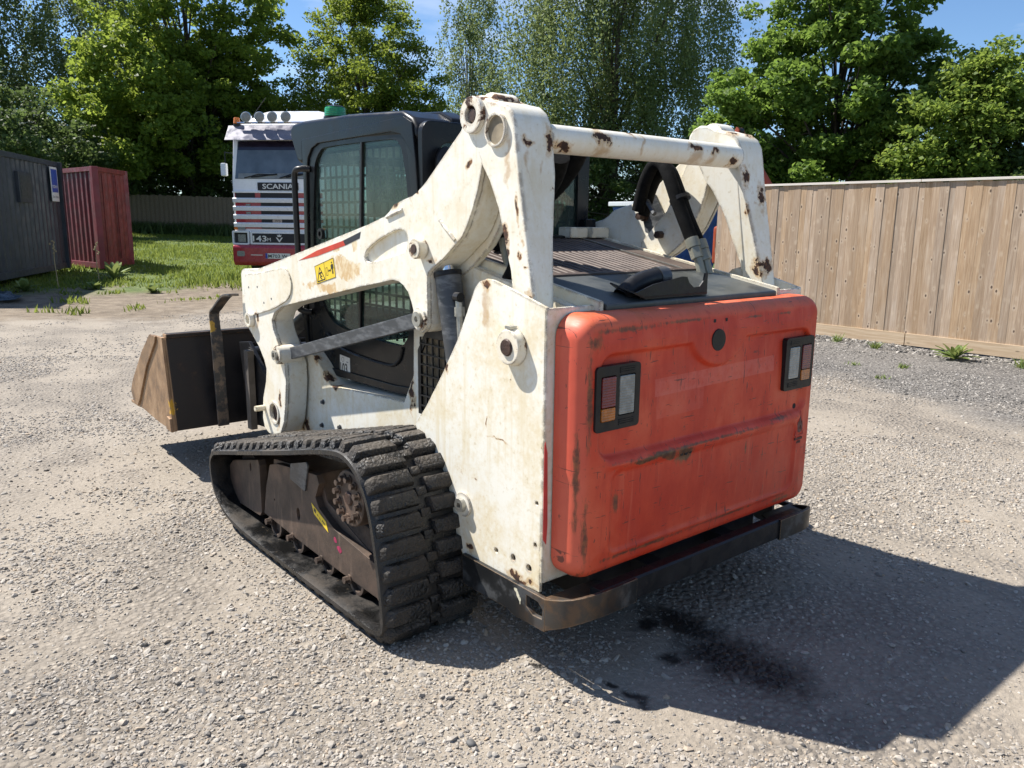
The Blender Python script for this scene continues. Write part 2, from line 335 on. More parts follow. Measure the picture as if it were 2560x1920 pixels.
def leaf(name, dark, light, trans=.45, yel=(.30, .30, .05)):
    gain = 1.55 if 'elder' in name else 1.0 if 'grass' in name or 'weed' in name else 1.28
    dark = tuple(x * gain for x in dark); light = tuple(x * (gain * .5 + .5) for x in light)
    n = N(name); g = n.n('ShaderNodeNewGeometry'); rd = g.outputs['Random Per Island']
    p = n.pos(); big = n.noise(p, .5, 3, .6)
    c = n.mix(rd, dark, light)
    c = n.mix(n.ss(big, .4, .65, 0, .6), c, light)
    c = n.mix(n.ss(rd, .90, 1.0, 0, .45), c, yel)
    n.put(n.b.inputs['Base Color'], c); n.b.inputs['Roughness'].default_value = .5
    n.put(n.b.inputs['Specular IOR Level'], .22)
    tb = n.n('ShaderNodeBsdfTranslucent'); n.put(tb.inputs[0], n.mix(.6, c, (.34, .42, .06), 'SCREEN') if False else n.mix(.45, c, yel))
    mx = n.n('ShaderNodeMixShader'); mx.inputs[0].default_value = trans
    n.t.links.new(n.b.outputs[0], mx.inputs[1]); n.t.links.new(tb.outputs[0], mx.inputs[2]); n.t.links.new(mx.outputs[0], n.out.inputs[0])
    return n.m
def m_bark(name, a, b, scale=8):
    n = N(name); o = n.obj(); f = n.noise(n.map(o, (1, 1, .35)), scale, 6, .7)
    return n.fin(n.ramp(f, [(.35, a), (.65, b)]), .9, 0, n.bump(f, .5, .02))
def m_emit_lens(name, c, rough=.2):
    n = N(name); o = n.obj()
    return n.fin(n.mix(n.ss(n.noise(o, 40, 4), .4, .6), c, tuple(x * .7 for x in c)), rough, 0, n.bump(n.math('SINE', n.math('MULTIPLY', n.sep(o)[2], 700.0)), .3, .003), Coat_Weight=.5)
def m_yellow_dirty():
    return simple('yellow_decal', (.80, .56, .03), .45, 0, .12, 9)
def m_roof_white():
    return simple('truck_white_paint', (.82, .82, .81), .28, 0, .06, 3, Coat_Weight=.3)

ARM_RUST = [(.30, .70, 1.45, .02, .06, .06), (.115, .70, 1.42, .012, .2, .02), (.46, .70, 1.73, .012, .05, .02), (.95, .70, 1.61, .035, .05, .022), (.80, .70, 1.655, .02, .05, .02), (.70, .70, 1.40, .03, .2, .012), (2.2, .70, .46, .03, .05, .05), (2.17, .70, .60, .02, .05, .05), (2.42, .70, 1.0, .016, .05, .035)]
MAKERS = {
    'white_panel': lambda: white_paint('cream_side_panel_paint', [(.40, .74, .33, .03, .05, .02), (.30, .741, 1.33, .03, .03, .03), (.70, .741, .69, .02, .05, .035), (.53, .741, .40, .012, .05, .06), (.12, .741, .325, .10, .05, .018), (.245, .741, .79, .045, .05, .006), (.30, .741, .84, .006, .05, .025), (.545, .741, 1.02, .012, .05, .02), (.60, .741, .955, .012, .05, .02)], .655, .85, streaks=[(.30, .741, 1.25, .03, .05, .08)]),
    'white_arm': lambda: white_paint('chipped_white_arm_paint', ARM_RUST, .66, .62, [(1.42, .70, 1.33, .17, .05, .055), (1.62, .70, 1.23, .22, .05, .022), (1.30, .70, 1.44, .03, .05, .05), (1.45, .70, 1.42, .03, .05, .03)]),
    'white_link': lambda: white_paint('rust_streaked_white_link_paint', [(.185, .703, 1.58, .012, .012, .07), (.165, .703, 1.45, .010, .012, .05), (.28, .70, 1.50, .03, .05, .05), (.26, .70, 1.42, .022, .05, .05), (.14, .703, 1.38, .022, .012, .012), (.125, .703, 1.30, .02, .012, .03), (.2, .655, 1.80, .04, .022, .016), (.35, .70, 1.955, .10, .2, .014), (.22, .57, 1.80, .02, .03, .05),
                            (.16, -.66, 1.66, .04, .05, .07), (.18, -.56, 1.74, .03, .03, .06), (.24, -.6, 1.93, .09, .1, .02), (.12, -.62, 1.36, .05, .10, .04), (.19, -.55, 1.58, .02, .02, .06)], .66, .50, streaks=[(.16, .66, 1.75, .05, .012, .09), (.16, .6, 1.72, .05, .01, .06), (.25, .70, 1.75, .02, .05, .1)]),
    'white_bar': lambda: white_paint('rusting_white_crossbar_paint', [(.2, .30, 1.84, .08, .045, .022), (.2, .49, 1.79, .08, .05, .022), (.2, .16, 1.86, .08, .015, .016), (.2, -.22, 1.835, .08, .05, .018), (.2, -.34, 1.83, .08, .03, .016), (.2, -.47, 1.80, .08, .03, .025)], .645, .40, streaks=[(.2, .30, 1.79, .08, .05, .05), (.2, -.24, 1.79, .08, .06, .045), (.2, -.33, 1.79, .08, .03, .045), (.2, .1, 1.83, .08, .012, .05)]),
    'white_frame': lambda: white_paint('chipped_cream_frame_paint', [(1.98, .565, .84, .05, .05, .05), (1.88, .565, .74, .05, .05, .03), (1.80, .565, .70, .03, .05, .015), (2.2, .565, .60, .02, .05, .07), (2.15, .565, .42, .06, .05, .04), (1.06, .565, .80, .02, .05, .10), (1.10, .565, .55, .02, .05, .03)], .64, .75),
    'red': m_red, 'rubber': m_rubber, 'lug': m_lug, 'under': m_undercar, 'bucket': m_bucket, 'cab': m_cabplastic, 'hood': m_hood, 'slat': m_slat, 'linkgrey': m_linkgrey, 'bumper': m_bumper,
    'glass': m_glass, 'truckglass': lambda: m_glass('windscreen_glass', (.30, .36, .42), .10, .3), 'ground': m_gravel, 'stone': m_stone, 'board': m_fence,
    'gravelboard': lambda: m_timber('gravel_board_timber', (.40, .28, .17), (.56, .44, .30)), 'caprail': lambda: m_timber('pale_capping_timber', (.55, .49, .42), (.70, .65, .58)), 'oldboard': lambda: m_timber('old_fence_timber', (.13, .095, .06), (.27, .205, .135)),
    'black': lambda: simple('black_plastic', (.012, .012, .013), .40, 0, .3, 12, .2, Specular_IOR_Level=.3), 'dark': lambda: simple('dark_interior', (.012, .012, .013), .8, 0, .3), 'hose': lambda: simple('black_hose_sleeve', (.008, .008, .008), .85, 0, .4, 20, .6, 300, Specular_IOR_Level=.1),
    'chrome': lambda: simple('polished_chrome', (.75, .76, .78), .10, 1.0, .05), 'steel': lambda: simple('zinc_fitting', (.42, .41, .37), .4, .8, .25, 30), 'pipe': lambda: simple('painted_hose_pipe', (.22, .22, .18), .45, .2, .2),
    'grease': lambda: simple('greasy_rust', (.045, .022, .014), .55, .1, .6, 40, .6, 120), 'boss': lambda: white_paint('rusty_boss_paint', None, .575, .6, base=(.78, .74, .64)),
    'redlens': lambda: m_emit_lens('red_lens', (.17, .012, .012)), 'amberlens': lambda: m_emit_lens('amber_lens', (.46, .14, .01)), 'clearlens': lambda: m_emit_lens('clear_lens', (.27, .27, .24)), 'orangelens': lambda: m_emit_lens('orange_beacon_lens', (.75, .20, .01)), 'greenlens': lambda: m_emit_lens('green_beacon_lens', (.004, .30, .10), .12),
    'yellow': m_yellow_dirty, 'ink': lambda: simple('black_ink', (.02, .02, .02), .5, 0, .1), 'sticker': lambda: simple('white_sticker', (.68, .67, .62), .5, 0, .12, 25), 'redstripe': lambda: simple('red_stripe', (.55, .045, .02), .4, 0, .2, 9), 'blackstripe': lambda: simple('black_stripe', (.02, .02, .024), .5, 0, .3, 9), 'ghostink': lambda: simple('faded_ink', (.10, .025, .022), .5, 0, .2, 40), 'redspray': lambda: simple('red_overspray', (.52, .06, .05), .5, 0, .3, 9), 'magenta': lambda: simple('magenta_marker', (.30, .02, .07), .7, 0, .4, 60),
    'twhite': m_roof_white, 'tgrey': lambda: simple('silver_grille_paint', (.70, .72, .74), .35, .1, .05, 4), 'tred': lambda: simple('truck_red_paint', (.33, .016, .028), .3, 0, .15, 3, Coat_Weight=.4), 'tdark': lambda: simple('truck_black_mesh', (.015, .015, .017), .6, 0, .2, 50, .6, 200), 'tyre': lambda: simple('tyre_rubber', (.02, .02, .02), .85, 0, .3, 20, .5), 'visor': lambda: simple('chrome_visor', (.17, .165, .20), .3, .2, .2, 2), 'plateblue': lambda: simple('plate_blue', (.02, .05, .35), .4, 0, .05), 'silverprint': lambda: simple('silver_lettering', (.66, .67, .68), .35, .2, .05),
    'cgrey': lambda: simple('grey_container_paint', (.042, .048, .056), .5, 0, .25, 3, .1, 30), 'cred': lambda: simple('red_container_paint', (.15, .010, .018), .5, 0, .35, 2.5, .15, 30), 'credside': lambda: simple('sunburnt_red_container_paint', (.17, .022, .018), .6, 0, .4, 4, .2, 30), 'blue': lambda: simple('sign_blue', (.03, .09, .36), .4, 0, .06), 'skipblue': lambda: simple('skip_blue_paint', (.03, .08, .30), .5, 0, .3), 'orange': lambda: simple('orange_machine_paint', (.30, .055, .018), .45, 0, .25, 4), 'grime': lambda: simple('grey_timber_stack', (.10, .085, .07), .9, 0, .4, 8, .5),
    'leaf_syc': lambda: leaf('sycamore_leaf', (.078, .130, .024), (.17, .25, .040), .55, (.40, .46, .07)), 'leaf_horn': lambda: leaf('hornbeam_leaf', (.066, .112, .020), (.15, .21, .034), .55, (.36, .41, .06)), 'leaf_birch': lambda: leaf('birch_leaf', (.085, .125, .048), (.155, .205, .085), .5, (.28, .32, .11)), 'leaf_maple': lambda: leaf('maple_leaf', (.062, .112, .024), (.125, .20, .040), .55, (.28, .40, .07)), 'leaf_ash': lambda: leaf('ash_leaf', (.075, .125, .024), (.165, .235, .044), .55, (.34, .42, .08)), 'leaf_elder': lambda: leaf('elder_leaf', (.036, .062, .020), (.078, .115, .034), .45, (.15, .20, .06)),
    'flower': lambda: simple('cream_flower_head', (.55, .53, .40), .8, 0, .1), 'grass': lambda: leaf('grass_blade', (.07, .12, .016), (.18, .25, .04), .5, (.36, .38, .10)), 'weed': lambda: leaf('weed_leaf', (.10, .16, .035), (.22, .29, .09), .35, (.35, .36, .12)), 'straw': lambda: simple('dry_stalk', (.36, .29, .16), .9),
    'bark': lambda: m_bark('dark_bark', (.030, .024, .018), (.085, .07, .055)), 'birchbark': lambda: m_bark('birch_bark', (.05, .045, .04), (.34, .32, .29), 3), 'tarp': lambda: simple('torn_plastic_sheet', (.05, .07, .09), .35, 0, .6, 20),
    'white_plain': lambda: white_paint('yellowed_trim_paint', None, .68, .75, base=(.74, .70, .58)),
}

# ------------------------------------------------------------------ geometry helpers
class G:
    def __init__(s): s.v = []; s.f = []
    def add(s, v, f):
        k = len(s.v); s.v += [tuple(map(float, p)) for p in v]; s.f += [tuple(i + k for i in q) for q in f]; return s
    def box(s, x0, x1, y0, y1, z0, z1):
        v = [(x, y, z) for x in (x0, x1) for y in (y0, y1) for z in (z0, z1)]
        return s.add(v, [(0, 1, 3, 2), (4, 6, 7, 5), (0, 4, 5, 1), (2, 3, 7, 6), (0, 2, 6, 4), (1, 5, 7, 3)])
    def prism(s, poly, axis, a, b, holes=()):
        """poly in the plane across axis: y -> (x,z), x -> (y,z), z -> (x,y)"""
        def P(u, w, t): return {'y': (u, t, w), 'x': (t, u, w), 'z': (u, w, t)}[axis]
        loops = [list(poly)] + [list(h) for h in holes]
        if not holes:
            n = len(poly); v = [P(u, w, a) for u, w in poly] + [P(u, w, b) for u, w in poly]
            return s.add(v, [tuple(range(n))[::-1], tuple(range(n, 2 * n))] + [(i, (i + 1) % n, n + (i + 1) % n, n + i) for i in range(n)])
        tri = tessellate_polygon([[Vector((u, w, 0)) for u, w in l] for l in loops])
        flat = [p for l in loops for p in l]; n = len(flat)
        v = [P(u, w, a) for u, w in flat] + [P(u, w, b) for u, w in flat]
        f = [tuple(t) for t in tri] + [tuple(i + n for i in t[::-1]) for t in tri]; k = 0
        for l in loops:
            m = len(l); f += [(k + i, k + (i + 1) % m, n + k + (i + 1) % m, n + k + i) for i in range(m)]; k += m
        return s.add(v, f)
    def cyl(s, p0, p1, r0, r1=None, n=20, cap=True):
        p0 = Vector(p0); p1 = Vector(p1); r1 = r0 if r1 is None else r1
        d = (p1 - p0).normalized(); a = d.orthogonal().normalized(); b = d.cross(a)
        v = []
        for p, r in ((p0, r0), (p1, r1)):
            for i in range(n):
                t = 2 * math.pi * i / n; v.append(p + a * (r * math.cos(t)) + b * (r * math.sin(t)))
        f = [(i, (i + 1) % n, n + (i + 1) % n, n + i) for i in range(n)]
        if cap: f += [tuple(range(n))[::-1], tuple(range(n, 2 * n))]
        return s.add(v, f)
    def ring(s, p0, p1, ro, ri, n=24):
        p0 = Vector(p0); p1 = Vector(p1); d = (p1 - p0).normalized(); a = d.orthogonal().normalized(); b = d.cross(a); v = []
        for p, r in ((p0, ro), (p1, ro), (p1, ri), (p0, ri)):
            for i in range(n):
                t = 2 * math.pi * i / n; v.append(p + a * (r * math.cos(t)) + b * (r * math.sin(t)))
        f = []
        for k in range(4):
            q = (k + 1) % 4
            f += [(k * n + i, k * n + (i + 1) % n, q * n + (i + 1) % n, q * n + i) for i in range(n)]
        return s.add(v, f)
    def tube(s, pts, r, n=10, cap=True):
        pts = [Vector(p) for p in pts]; rs = r if isinstance(r, (list, tuple)) else [r] * len(pts)
        v = []; up = None
        for i, p in enumerate(pts):
            d = (pts[min(i + 1, len(pts) - 1)] - pts[max(i - 1, 0)]).normalized()
            if up is None: up = d.orthogonal().normalized()
            a = (up - d * up.dot(d)); a = a.normalized() if a.length > 1e-6 else d.orthogonal().normalized(); up = a; b = d.cross(a)
            for k in range(n):
                t = 2 * math.pi * k / n; v.append(p + a * (rs[i] * math.cos(t)) + b * (rs[i] * math.sin(t)))
        f = [(i * n + k, i * n + (k + 1) % n, (i + 1) * n + (k + 1) % n, (i + 1) * n + k) for i in range(len(pts) - 1) for k in range(n)]
        if cap: f += [tuple(range(n))[::-1], tuple(range((len(pts) - 1) * n, len(pts) * n))]
        return s.add(v, f)
    def hexbolt(s, p, d, r, h):
        p = Vector(p); d = Vector(d).normalized(); s.cyl(p, p + d * h * .25, r * 1.35, n=14); return s.cyl(p + d * h * .25, p + d * h, r, n=6)
    def ball(s, c, rx, ry, rz, nu=16, nv=10):
        v = []; f = []
        for j in range(nv + 1):
            t = math.pi * j / nv
            for i in range(nu):
                a = 2 * math.pi * i / nu; v.append((c[0] + rx * math.sin(t) * math.cos(a), c[1] + ry * math.sin(t) * math.sin(a), c[2] + rz * math.cos(t)))
        for j in range(nv):
            for i in range(nu): f.append((j * nu + i, j * nu + (i + 1) % nu, (j + 1) * nu + (i + 1) % nu, (j + 1) * nu + i))
        return s.add(v, f)
    def xf(s, fn): s.v = [tuple(fn(Vector(p))) for p in s.v]; return s

def mirror(g): 
    h = G(); h.v = [(x, -y, z) for x, y, z in g.v]; h.f = [tuple(reversed(f)) for f in g.f]; return h
def spline(pts, k=6, closed=False):
    pts = [Vector(p) for p in pts]; n = len(pts); out = []
    rngi = range(n if closed else n - 1)
    for i in rngi:
        if closed: p0, p1, p2, p3 = pts[(i - 1) % n], pts[i], pts[(i + 1) % n], pts[(i + 2) % n]
        else: p0, p1, p2, p3 = pts[max(i - 1, 0)], pts[i], pts[i + 1], pts[min(i + 2, n - 1)]
        for j in range(k):
            t = j / k
            out.append(.5 * ((2 * p1) + (p2 - p0) * t + (2 * p0 - 5 * p1 + 4 * p2 - p3) * t * t + (3 * p1 - p0 - 3 * p2 + p3) * t ** 3))
    if not closed: out.append(pts[-1])
    return out
def rrect(cx, cy, w, h, r, n=5):
    out = []
    for sx, sy, a0 in ((1, 1, 0), (-1, 1, 90), (-1, -1, 180), (1, -1, 270)):
        for i in range(n + 1):
            a = R(a0 + 90 * i / n); out.append((cx + sx * (w / 2 - r) + r * math.cos(a), cy + sy * (h / 2 - r) + r * math.sin(a)))
    return out
def circ(cx, cy, r, n=24, ry=None): return [(cx + r * math.cos(2 * math.pi * i / n), cy + (ry or r) * math.sin(2 * math.pi * i / n)) for i in range(n)]
def smooth_poly(pts, k=4): return [(p.x, p.y) for p in spline([(a, b, 0) for a, b in pts], k, True)]

def mesh_from(name, g, bevel=0, seg=2, smooth=True, angle=35):
    me = bpy.data.meshes.new(name)
    bm = bmesh.new(); vs = [bm.verts.new(p) for p in g.v]
    for f in g.f:
        try: bm.faces.new([vs[i] for i in f])
        except ValueError: pass
    bmesh.ops.recalc_face_normals(bm, faces=bm.faces)
    if bevel:
        es = [e for e in bm.edges if len(e.link_faces) == 2 and e.calc_face_angle(0) > R(28)]
        bmesh.ops.bevel(bm, geom=es, offset=bevel, offset_type='OFFSET', segments=seg, profile=.5, affect='EDGES', clamp_overlap=True)
    for f in bm.faces: f.smooth = smooth
    bm.to_mesh(me); bm.free()
    if smooth: me.set_sharp_from_angle(angle=R(angle))
    return me
def link(o, parent=None):
    col.objects.link(o)
    if parent is not None:
        o.parent = parent
        if parent.type == 'EMPTY' and parent.get('_world'): o.location = -parent.location
    return o
def obj(name, g, m, parent=None, bevel=0, seg=2, smooth=True, label=None, angle=35):
    me = mesh_from(name, g, bevel, seg, smooth, angle); me.materials.append(mat(m) if isinstance(m, str) else m)
    o = bpy.data.objects.new(name, me); link(o, parent)
    if bevel and smooth: md = o.modifiers.new('normals', 'WEIGHTED_NORMAL'); md.keep_sharp = True; md.weight = 100
    if label: o['label'] = label
    return o
def tag(o, label, cat, group=None, kind=None):
    if label: o['label'] = label
    if cat: o['category'] = cat
    if group: o['group'] = group
    if kind: o['kind'] = kind
    return o
def thing(name, label, cat, loc=(0, 0, 0), group=None, world=True, rotz=0):
    o = bpy.data.objects.new(name, None); col.objects.link(o); o.location = loc; o.rotation_euler = (0, 0, rotz); o.empty_display_size = .2
    if world: o['_world'] = 1
    return tag(o, label, cat, group)
def text(name, s, m, origin, ux, uy, height, parent=None, width=None, align='LEFT', ext=.0008, bold=0.0):
    cu = bpy.data.curves.new(name, 'FONT'); cu.body = s; cu.size = 1; cu.align_x = align; cu.extrude = 0; cu.resolution_u = 3; cu.offset = bold
    t = bpy.data.objects.new(name, cu); col.objects.link(t)
    bpy.context.view_layer.update()
    me = bpy.data.meshes.new_from_object(t.evaluated_get(bpy.context.evaluated_depsgraph_get()))
    bpy.data.objects.remove(t)
    co = np.empty(len(me.vertices) * 3, 'f'); me.vertices.foreach_get('co', co); co = co.reshape(-1, 3)
    ux = Vector(ux).normalized(); uy = Vector(uy).normalized()
    sx = sy = height / .73
    if width: sx = width / max(1e-6, co[:, 0].max() - co[:, 0].min())
    x0 = co[:, 0].min() if align == 'LEFT' else 0
    out = np.array(origin)[None, :] + np.outer((co[:, 0] - x0) * sx, np.array(ux)) + np.outer(co[:, 1] * sy, np.array(uy))
    me.vertices.foreach_set('co', out.astype('f').ravel()); me.update(); me.materials.clear(); me.materials.append(mat(m))
    o = bpy.data.objects.new(name, me); return link(o, parent)

# ------------------------------------------------------------------ ground
def gh(x, y):
    """yard height: level by the loader, rising gently to the back"""
    x = np.asarray(x, float); t = np.clip(x - 11, 0, 60); r = np.where(t < 4, .028 * t * t / 8, .028 * (t - 2))
    return r
def gz(x, y): return float(gh(x, y))
def build_ground():
    def axis(lo, a, b, hi, fine):
        mid = np.arange(a, b, fine); k = np.geomspace(fine, 60, 34); l = a - np.cumsum(k); l = l[l > lo]; h = b + np.cumsum(k); h = h[h < hi]
        return np.concatenate([[lo], l[::-1], mid, [b], h, [hi]])
    xs = axis(-500, -3, 16, 900, .11); ys = axis(-700, -9, 5, 500, .11)
    X, Y = np.meshgrid(xs, ys, indexing='ij'); Z = gh(X, Y)
    und = np.zeros_like(Z)
    for f, a in ((.9, .018), (2.1, .010), (4.7, .004)):
        for k in range(4):
            th = rng.uniform(0, 6.28); ph = rng.uniform(0, 6.28); und += a * .5 * np.sin(f * (X * math.cos(th) + Y * math.sin(th)) + ph)
    fade = np.clip((np.hypot(X - 1.2, Y) - 1.6) / 1.8, 0, 1) * np.clip((60 - np.hypot(X, Y)) / 20, 0, 1)
    Z = Z + und * fade - .012 * fade
    nx, ny = X.shape; v = np.stack([X, Y, Z], -1).reshape(-1, 3)
    i = np.arange(nx - 1)[:, None] * ny + np.arange(ny - 1)[None, :]
    f = np.stack([i, i + ny, i + ny + 1, i + 1], -1).reshape(-1, 4)
    me = bpy.data.meshes.new('ground'); me.from_pydata(v.tolist(), [], f.tolist()); me.polygons.foreach_set('use_smooth', [True] * len(f)); me.materials.append(mat('ground'))
    o = bpy.data.objects.new('ground', me); col.objects.link(o); o['kind'] = 'structure'
    tag(o, 'pale gravel and compacted stone dust yard', None)
    return xs, ys, Z
GX, GY, GZ = build_ground()
def gsurf(x, y):
    i = np.clip(np.searchsorted(GX, x) - 1, 0, len(GX) - 2); j = np.clip(np.searchsorted(GY, y) - 1, 0, len(GY) - 2)
    a = (x - GX[i]) / (GX[i + 1] - GX[i]); b = (y - GY[j]) / (GY[j + 1] - GY[j])
    return (1 - a) * (1 - b) * GZ[i, j] + a * (1 - b) * GZ[i + 1, j] + (1 - a) * b * GZ[i, j + 1] + a * b * GZ[i + 1, j + 1]

def vnoise(x, y, s, seed=0.0):
    return np.array([mnoise.noise((a * s + seed, b * s - seed, seed)) for a, b in zip(x, y)])

def scatter_gravel():
    sc = bpy.data.collections.new('stone_shapes')
    for k in range(7):
        bm = bmesh.new(); bmesh.ops.create_icosphere(bm, subdivisions=2 if k < 1 else 1, radius=1)
        ax = (rng.uniform(.85, 1.35), rng.uniform(.6, .95), rng.uniform(.32, .62))
        for v in bm.verts:
            q = v.co * 1.3 + Vector((k * 9.1, 3, 1)); d = 1 + .42 * mnoise.noise(q) + .30 * mnoise.noise(q * 2.6)
            v.co = Vector((v.co.x * ax[0], v.co.y * ax[1], v.co.z * ax[2])) * d
        me = bpy.data.meshes.new('stone_shape'); bm.to_mesh(me); bm.free(); me.materials.append(mat('stone'))
        if k < 1: me.polygons.foreach_set('use_smooth', [True] * len(me.polygons)); me.set_sharp_from_angle(angle=R(32))
        sc.objects.link(bpy.data.objects.new('stone_shape', me))
    P = []; S = []
    c2 = np.array([CAM.x, CAM.y]); f2 = np.array([FW.x, FW.y]); f2 = f2 / np.linalg.norm(f2); r2 = np.array([f2[1], -f2[0]])
    def band(d0, d1, dens, smin, smax, gravel_only):
        half = .80
        area = half * (d1 * d1 - d0 * d0) * 1.05; m = int(area * dens)
        d = np.sqrt(rng.uniform(d0 * d0, d1 * d1, m)); l = rng.uniform(-half, half, m) * d
        p = c2 + d[:, None] * f2 + l[:, None] * r2
        g = vnoise(p[:, 0], p[:, 1], .62, 4.2) + .6 * vnoise(p[:, 0], p[:, 1], 2.1, 9.7)
        keep = rng.uniform(0, 1, m) < np.clip((g + .12) * 2.2, gravel_only, 1)
        keep &= (p[:, 0] < 11.6 + 1.2 * g) & (p[:, 1] > -8.1)
        keep &= ~((p[:, 0] > .5) & (p[:, 0] < 2.05) & (np.abs(p[:, 1]) > .66) & (np.abs(p[:, 1]) < 1.08))
        p = p[keep]; s = smin * (smax / smin) ** (rng.uniform(0, 1, len(p)) ** 1.7)
        P.append(p); S.append(s)
    band(1.6, 3.2, 9000, .0028, .0095, .16)
    band(1.6, 4.6, 520, .008, .019, .07)
    band(3.2, 5.5, 5000, .004, .011, .12)
    band(5.5, 9.0, 1500, .006, .013, .10)
    band(4.2, 9.0, 120, .010, .020, .2)
    band(9.0, 14.5, 260, .009, .018, .15)
    # pale pebbles thrown along the foot of the fence
    m = 2600; x = rng.uniform(-2.5, 6, m); y = -8.12 + np.abs(rng.normal(0, .22, m)); P.append(np.stack([x, y], 1)); S.append(rng.uniform(.010, .034, m))
    P = np.concatenate(P); S = np.concatenate(S); n = len(P)
    z = gsurf(P[:, 0], P[:, 1]) + S * .12
    me = bpy.data.meshes.new('gravel'); me.vertices.add(n); me.vertices.foreach_set('co', np.column_stack([P, z]).astype('f').ravel())
    a = me.attributes.new('sc', 'FLOAT', 'POINT'); a.data.foreach_set('value', S.astype('f'))
    a = me.attributes.new('rot', 'FLOAT_VECTOR', 'POINT'); a.data.foreach_set('vector', np.column_stack([rng.normal(0, .35, n), rng.normal(0, .35, n), rng.uniform(0, 6.28, n)]).astype('f').ravel())
    o = bpy.data.objects.new('gravel', me); col.objects.link(o); tag(o, 'loose grey gravel stones strewn over the yard', 'gravel', kind='stuff')
    t = bpy.data.node_groups.new('gravel_scatter', 'GeometryNodeTree')
    t.interface.new_socket('Geometry', in_out='INPUT', socket_type='NodeSocketGeometry'); t.interface.new_socket('Geometry', in_out='OUTPUT', socket_type='NodeSocketGeometry')
    gi = t.nodes.new('NodeGroupInput'); go = t.nodes.new('NodeGroupOutput'); ip = t.nodes.new('GeometryNodeInstanceOnPoints'); ci = t.nodes.new('GeometryNodeCollectionInfo')
    ci.inputs['Collection'].default_value = sc; ci.inputs['Separate Children'].default_value = True; ci.inputs['Reset Children'].default_value = True
    n1 = t.nodes.new('GeometryNodeInputNamedAttribute'); n1.data_type = 'FLOAT'; n1.inputs[0].default_value = 'sc'
    n2 = t.nodes.new('GeometryNodeInputNamedAttribute'); n2.data_type = 'FLOAT_VECTOR'; n2.inputs[0].default_value = 'rot'
    ri = t.nodes.new('FunctionNodeRandomValue'); ri.data_type = 'INT'; ri.inputs[4].default_value = 0; ri.inputs[5].default_value = 6
    ip.inputs['Pick Instance'].default_value = True
    L = t.links.new
    L(gi.outputs[0], ip.inputs['Points']); L(ci.outputs[0], ip.inputs['Instance']); L(n1.outputs[0], ip.inputs['Scale']); L(ri.outputs[2], ip.inputs['Instance Index'])
    e2r = t.nodes.new('FunctionNodeEulerToRotation'); L(n2.outputs[0], e2r.inputs[0]); L(e2r.outputs[0], ip.inputs['Rotation'])
    L(ip.outputs[0], go.inputs[0])
    md = o.modifiers.new('scatter', 'NODES'); md.node_group = t
scatter_gravel()

# ------------------------------------------------------------------ close-board fence on the right
def board_fence():
    th = thing('board_fence', 'pale brown close-board timber fence with capping rail right of the loader', 'fence', (1.5, -8.2, 0))
    g = G(); w = .112
    g.prism([(0, .0), (w, .0), (w, .006), (0, .020)], 'z', .165, 2.085)
    me = mesh_from('board', g); me.materials.append(mat('board'))
    x = -4.2; k = 0
    while x < 5.9:
        o = bpy.data.objects.new('board', me); link(o, th)
        o.location = Vector((x + .092, -8.2 + rng.uniform(-.002, .002), rng.uniform(-.012, .004))) - th.location; o.rotation_euler = (rng.normal(0, .0015), rng.normal(0, .0022), math.pi + rng.normal(0, .012))
        o.location.y += .02; x += .092 + rng.uniform(-.004, .004); k += 1
    for i, (a, b) in enumerate(((-4.2, -.41), (-.4, 2.83), (2.84, 5.95))):
        obj('gravel_board', G().box(a, b, -8.195, -8.165, .012 - i * .003, .165), 'gravelboard', th, .003)
        obj('capping_rail', G().box(a, b, -8.245, -8.155, 2.088, 2.118), 'caprail', th, .003)
    for x in (-4.1, -2.3, -.4, 1.2, 2.84, 4.4, 5.9):
        obj('post', G().box(x - .05, x + .05, -8.335, -8.235, -.05, 2.08), 'oldboard', th, .004)
    for z in (.45, 1.1, 1.8): obj('rail', G().box(-4.2, 5.95, -8.26, -8.222, z, z + .07), 'oldboard', th)
board_fence()

def back_fence():
    A = Vector((43.5, -6.3, 0)); B = Vector((24.0, -31.0, 0)); d = (B - A); L = d.length; d.normalize(); nrm = Vector((-d.y, d.x, 0))
    if nrm.x > 0: nrm = -nrm
    th = thing('old_fence', 'weathered brown board fence at the back of the yard behind the truck', 'fence', (A + B) / 2)
    g = G(); n = int(L / .11)
    for i in range(n):
        p = A + d * (i * .11); z = gz(p.x, p.y); q = p + d * .118; off = nrm * (.01 if i % 2 else .045); t = nrm * .015; top = z + 1.85 + rng.normal(0, .012)
        v = [p + off, q + off * .6, q + off * .6 + t, p + off + t]
        g.add([(*a[:2], z - .1) for a in v] + [(*a[:2], top) for a in v], [(0, 1, 2, 3), (4, 5, 6, 7), (0, 1, 5, 4), (1, 2, 6, 5), (2, 3, 7, 6), (3, 0, 4, 7)])
    o = obj('boards', g, 'oldboard', th, smooth=False); o['kind'] = 'stuff'
    for i in range(0, int(L / 2.4)):
        p = A + d * (i * 2.4) - nrm * .06; z = gz(p.x, p.y)
        obj('post', G().box(p.x - .05, p.x + .05, p.y - .05, p.y + .05, z - .1, z + 1.9), 'oldboard', th)
back_fence()

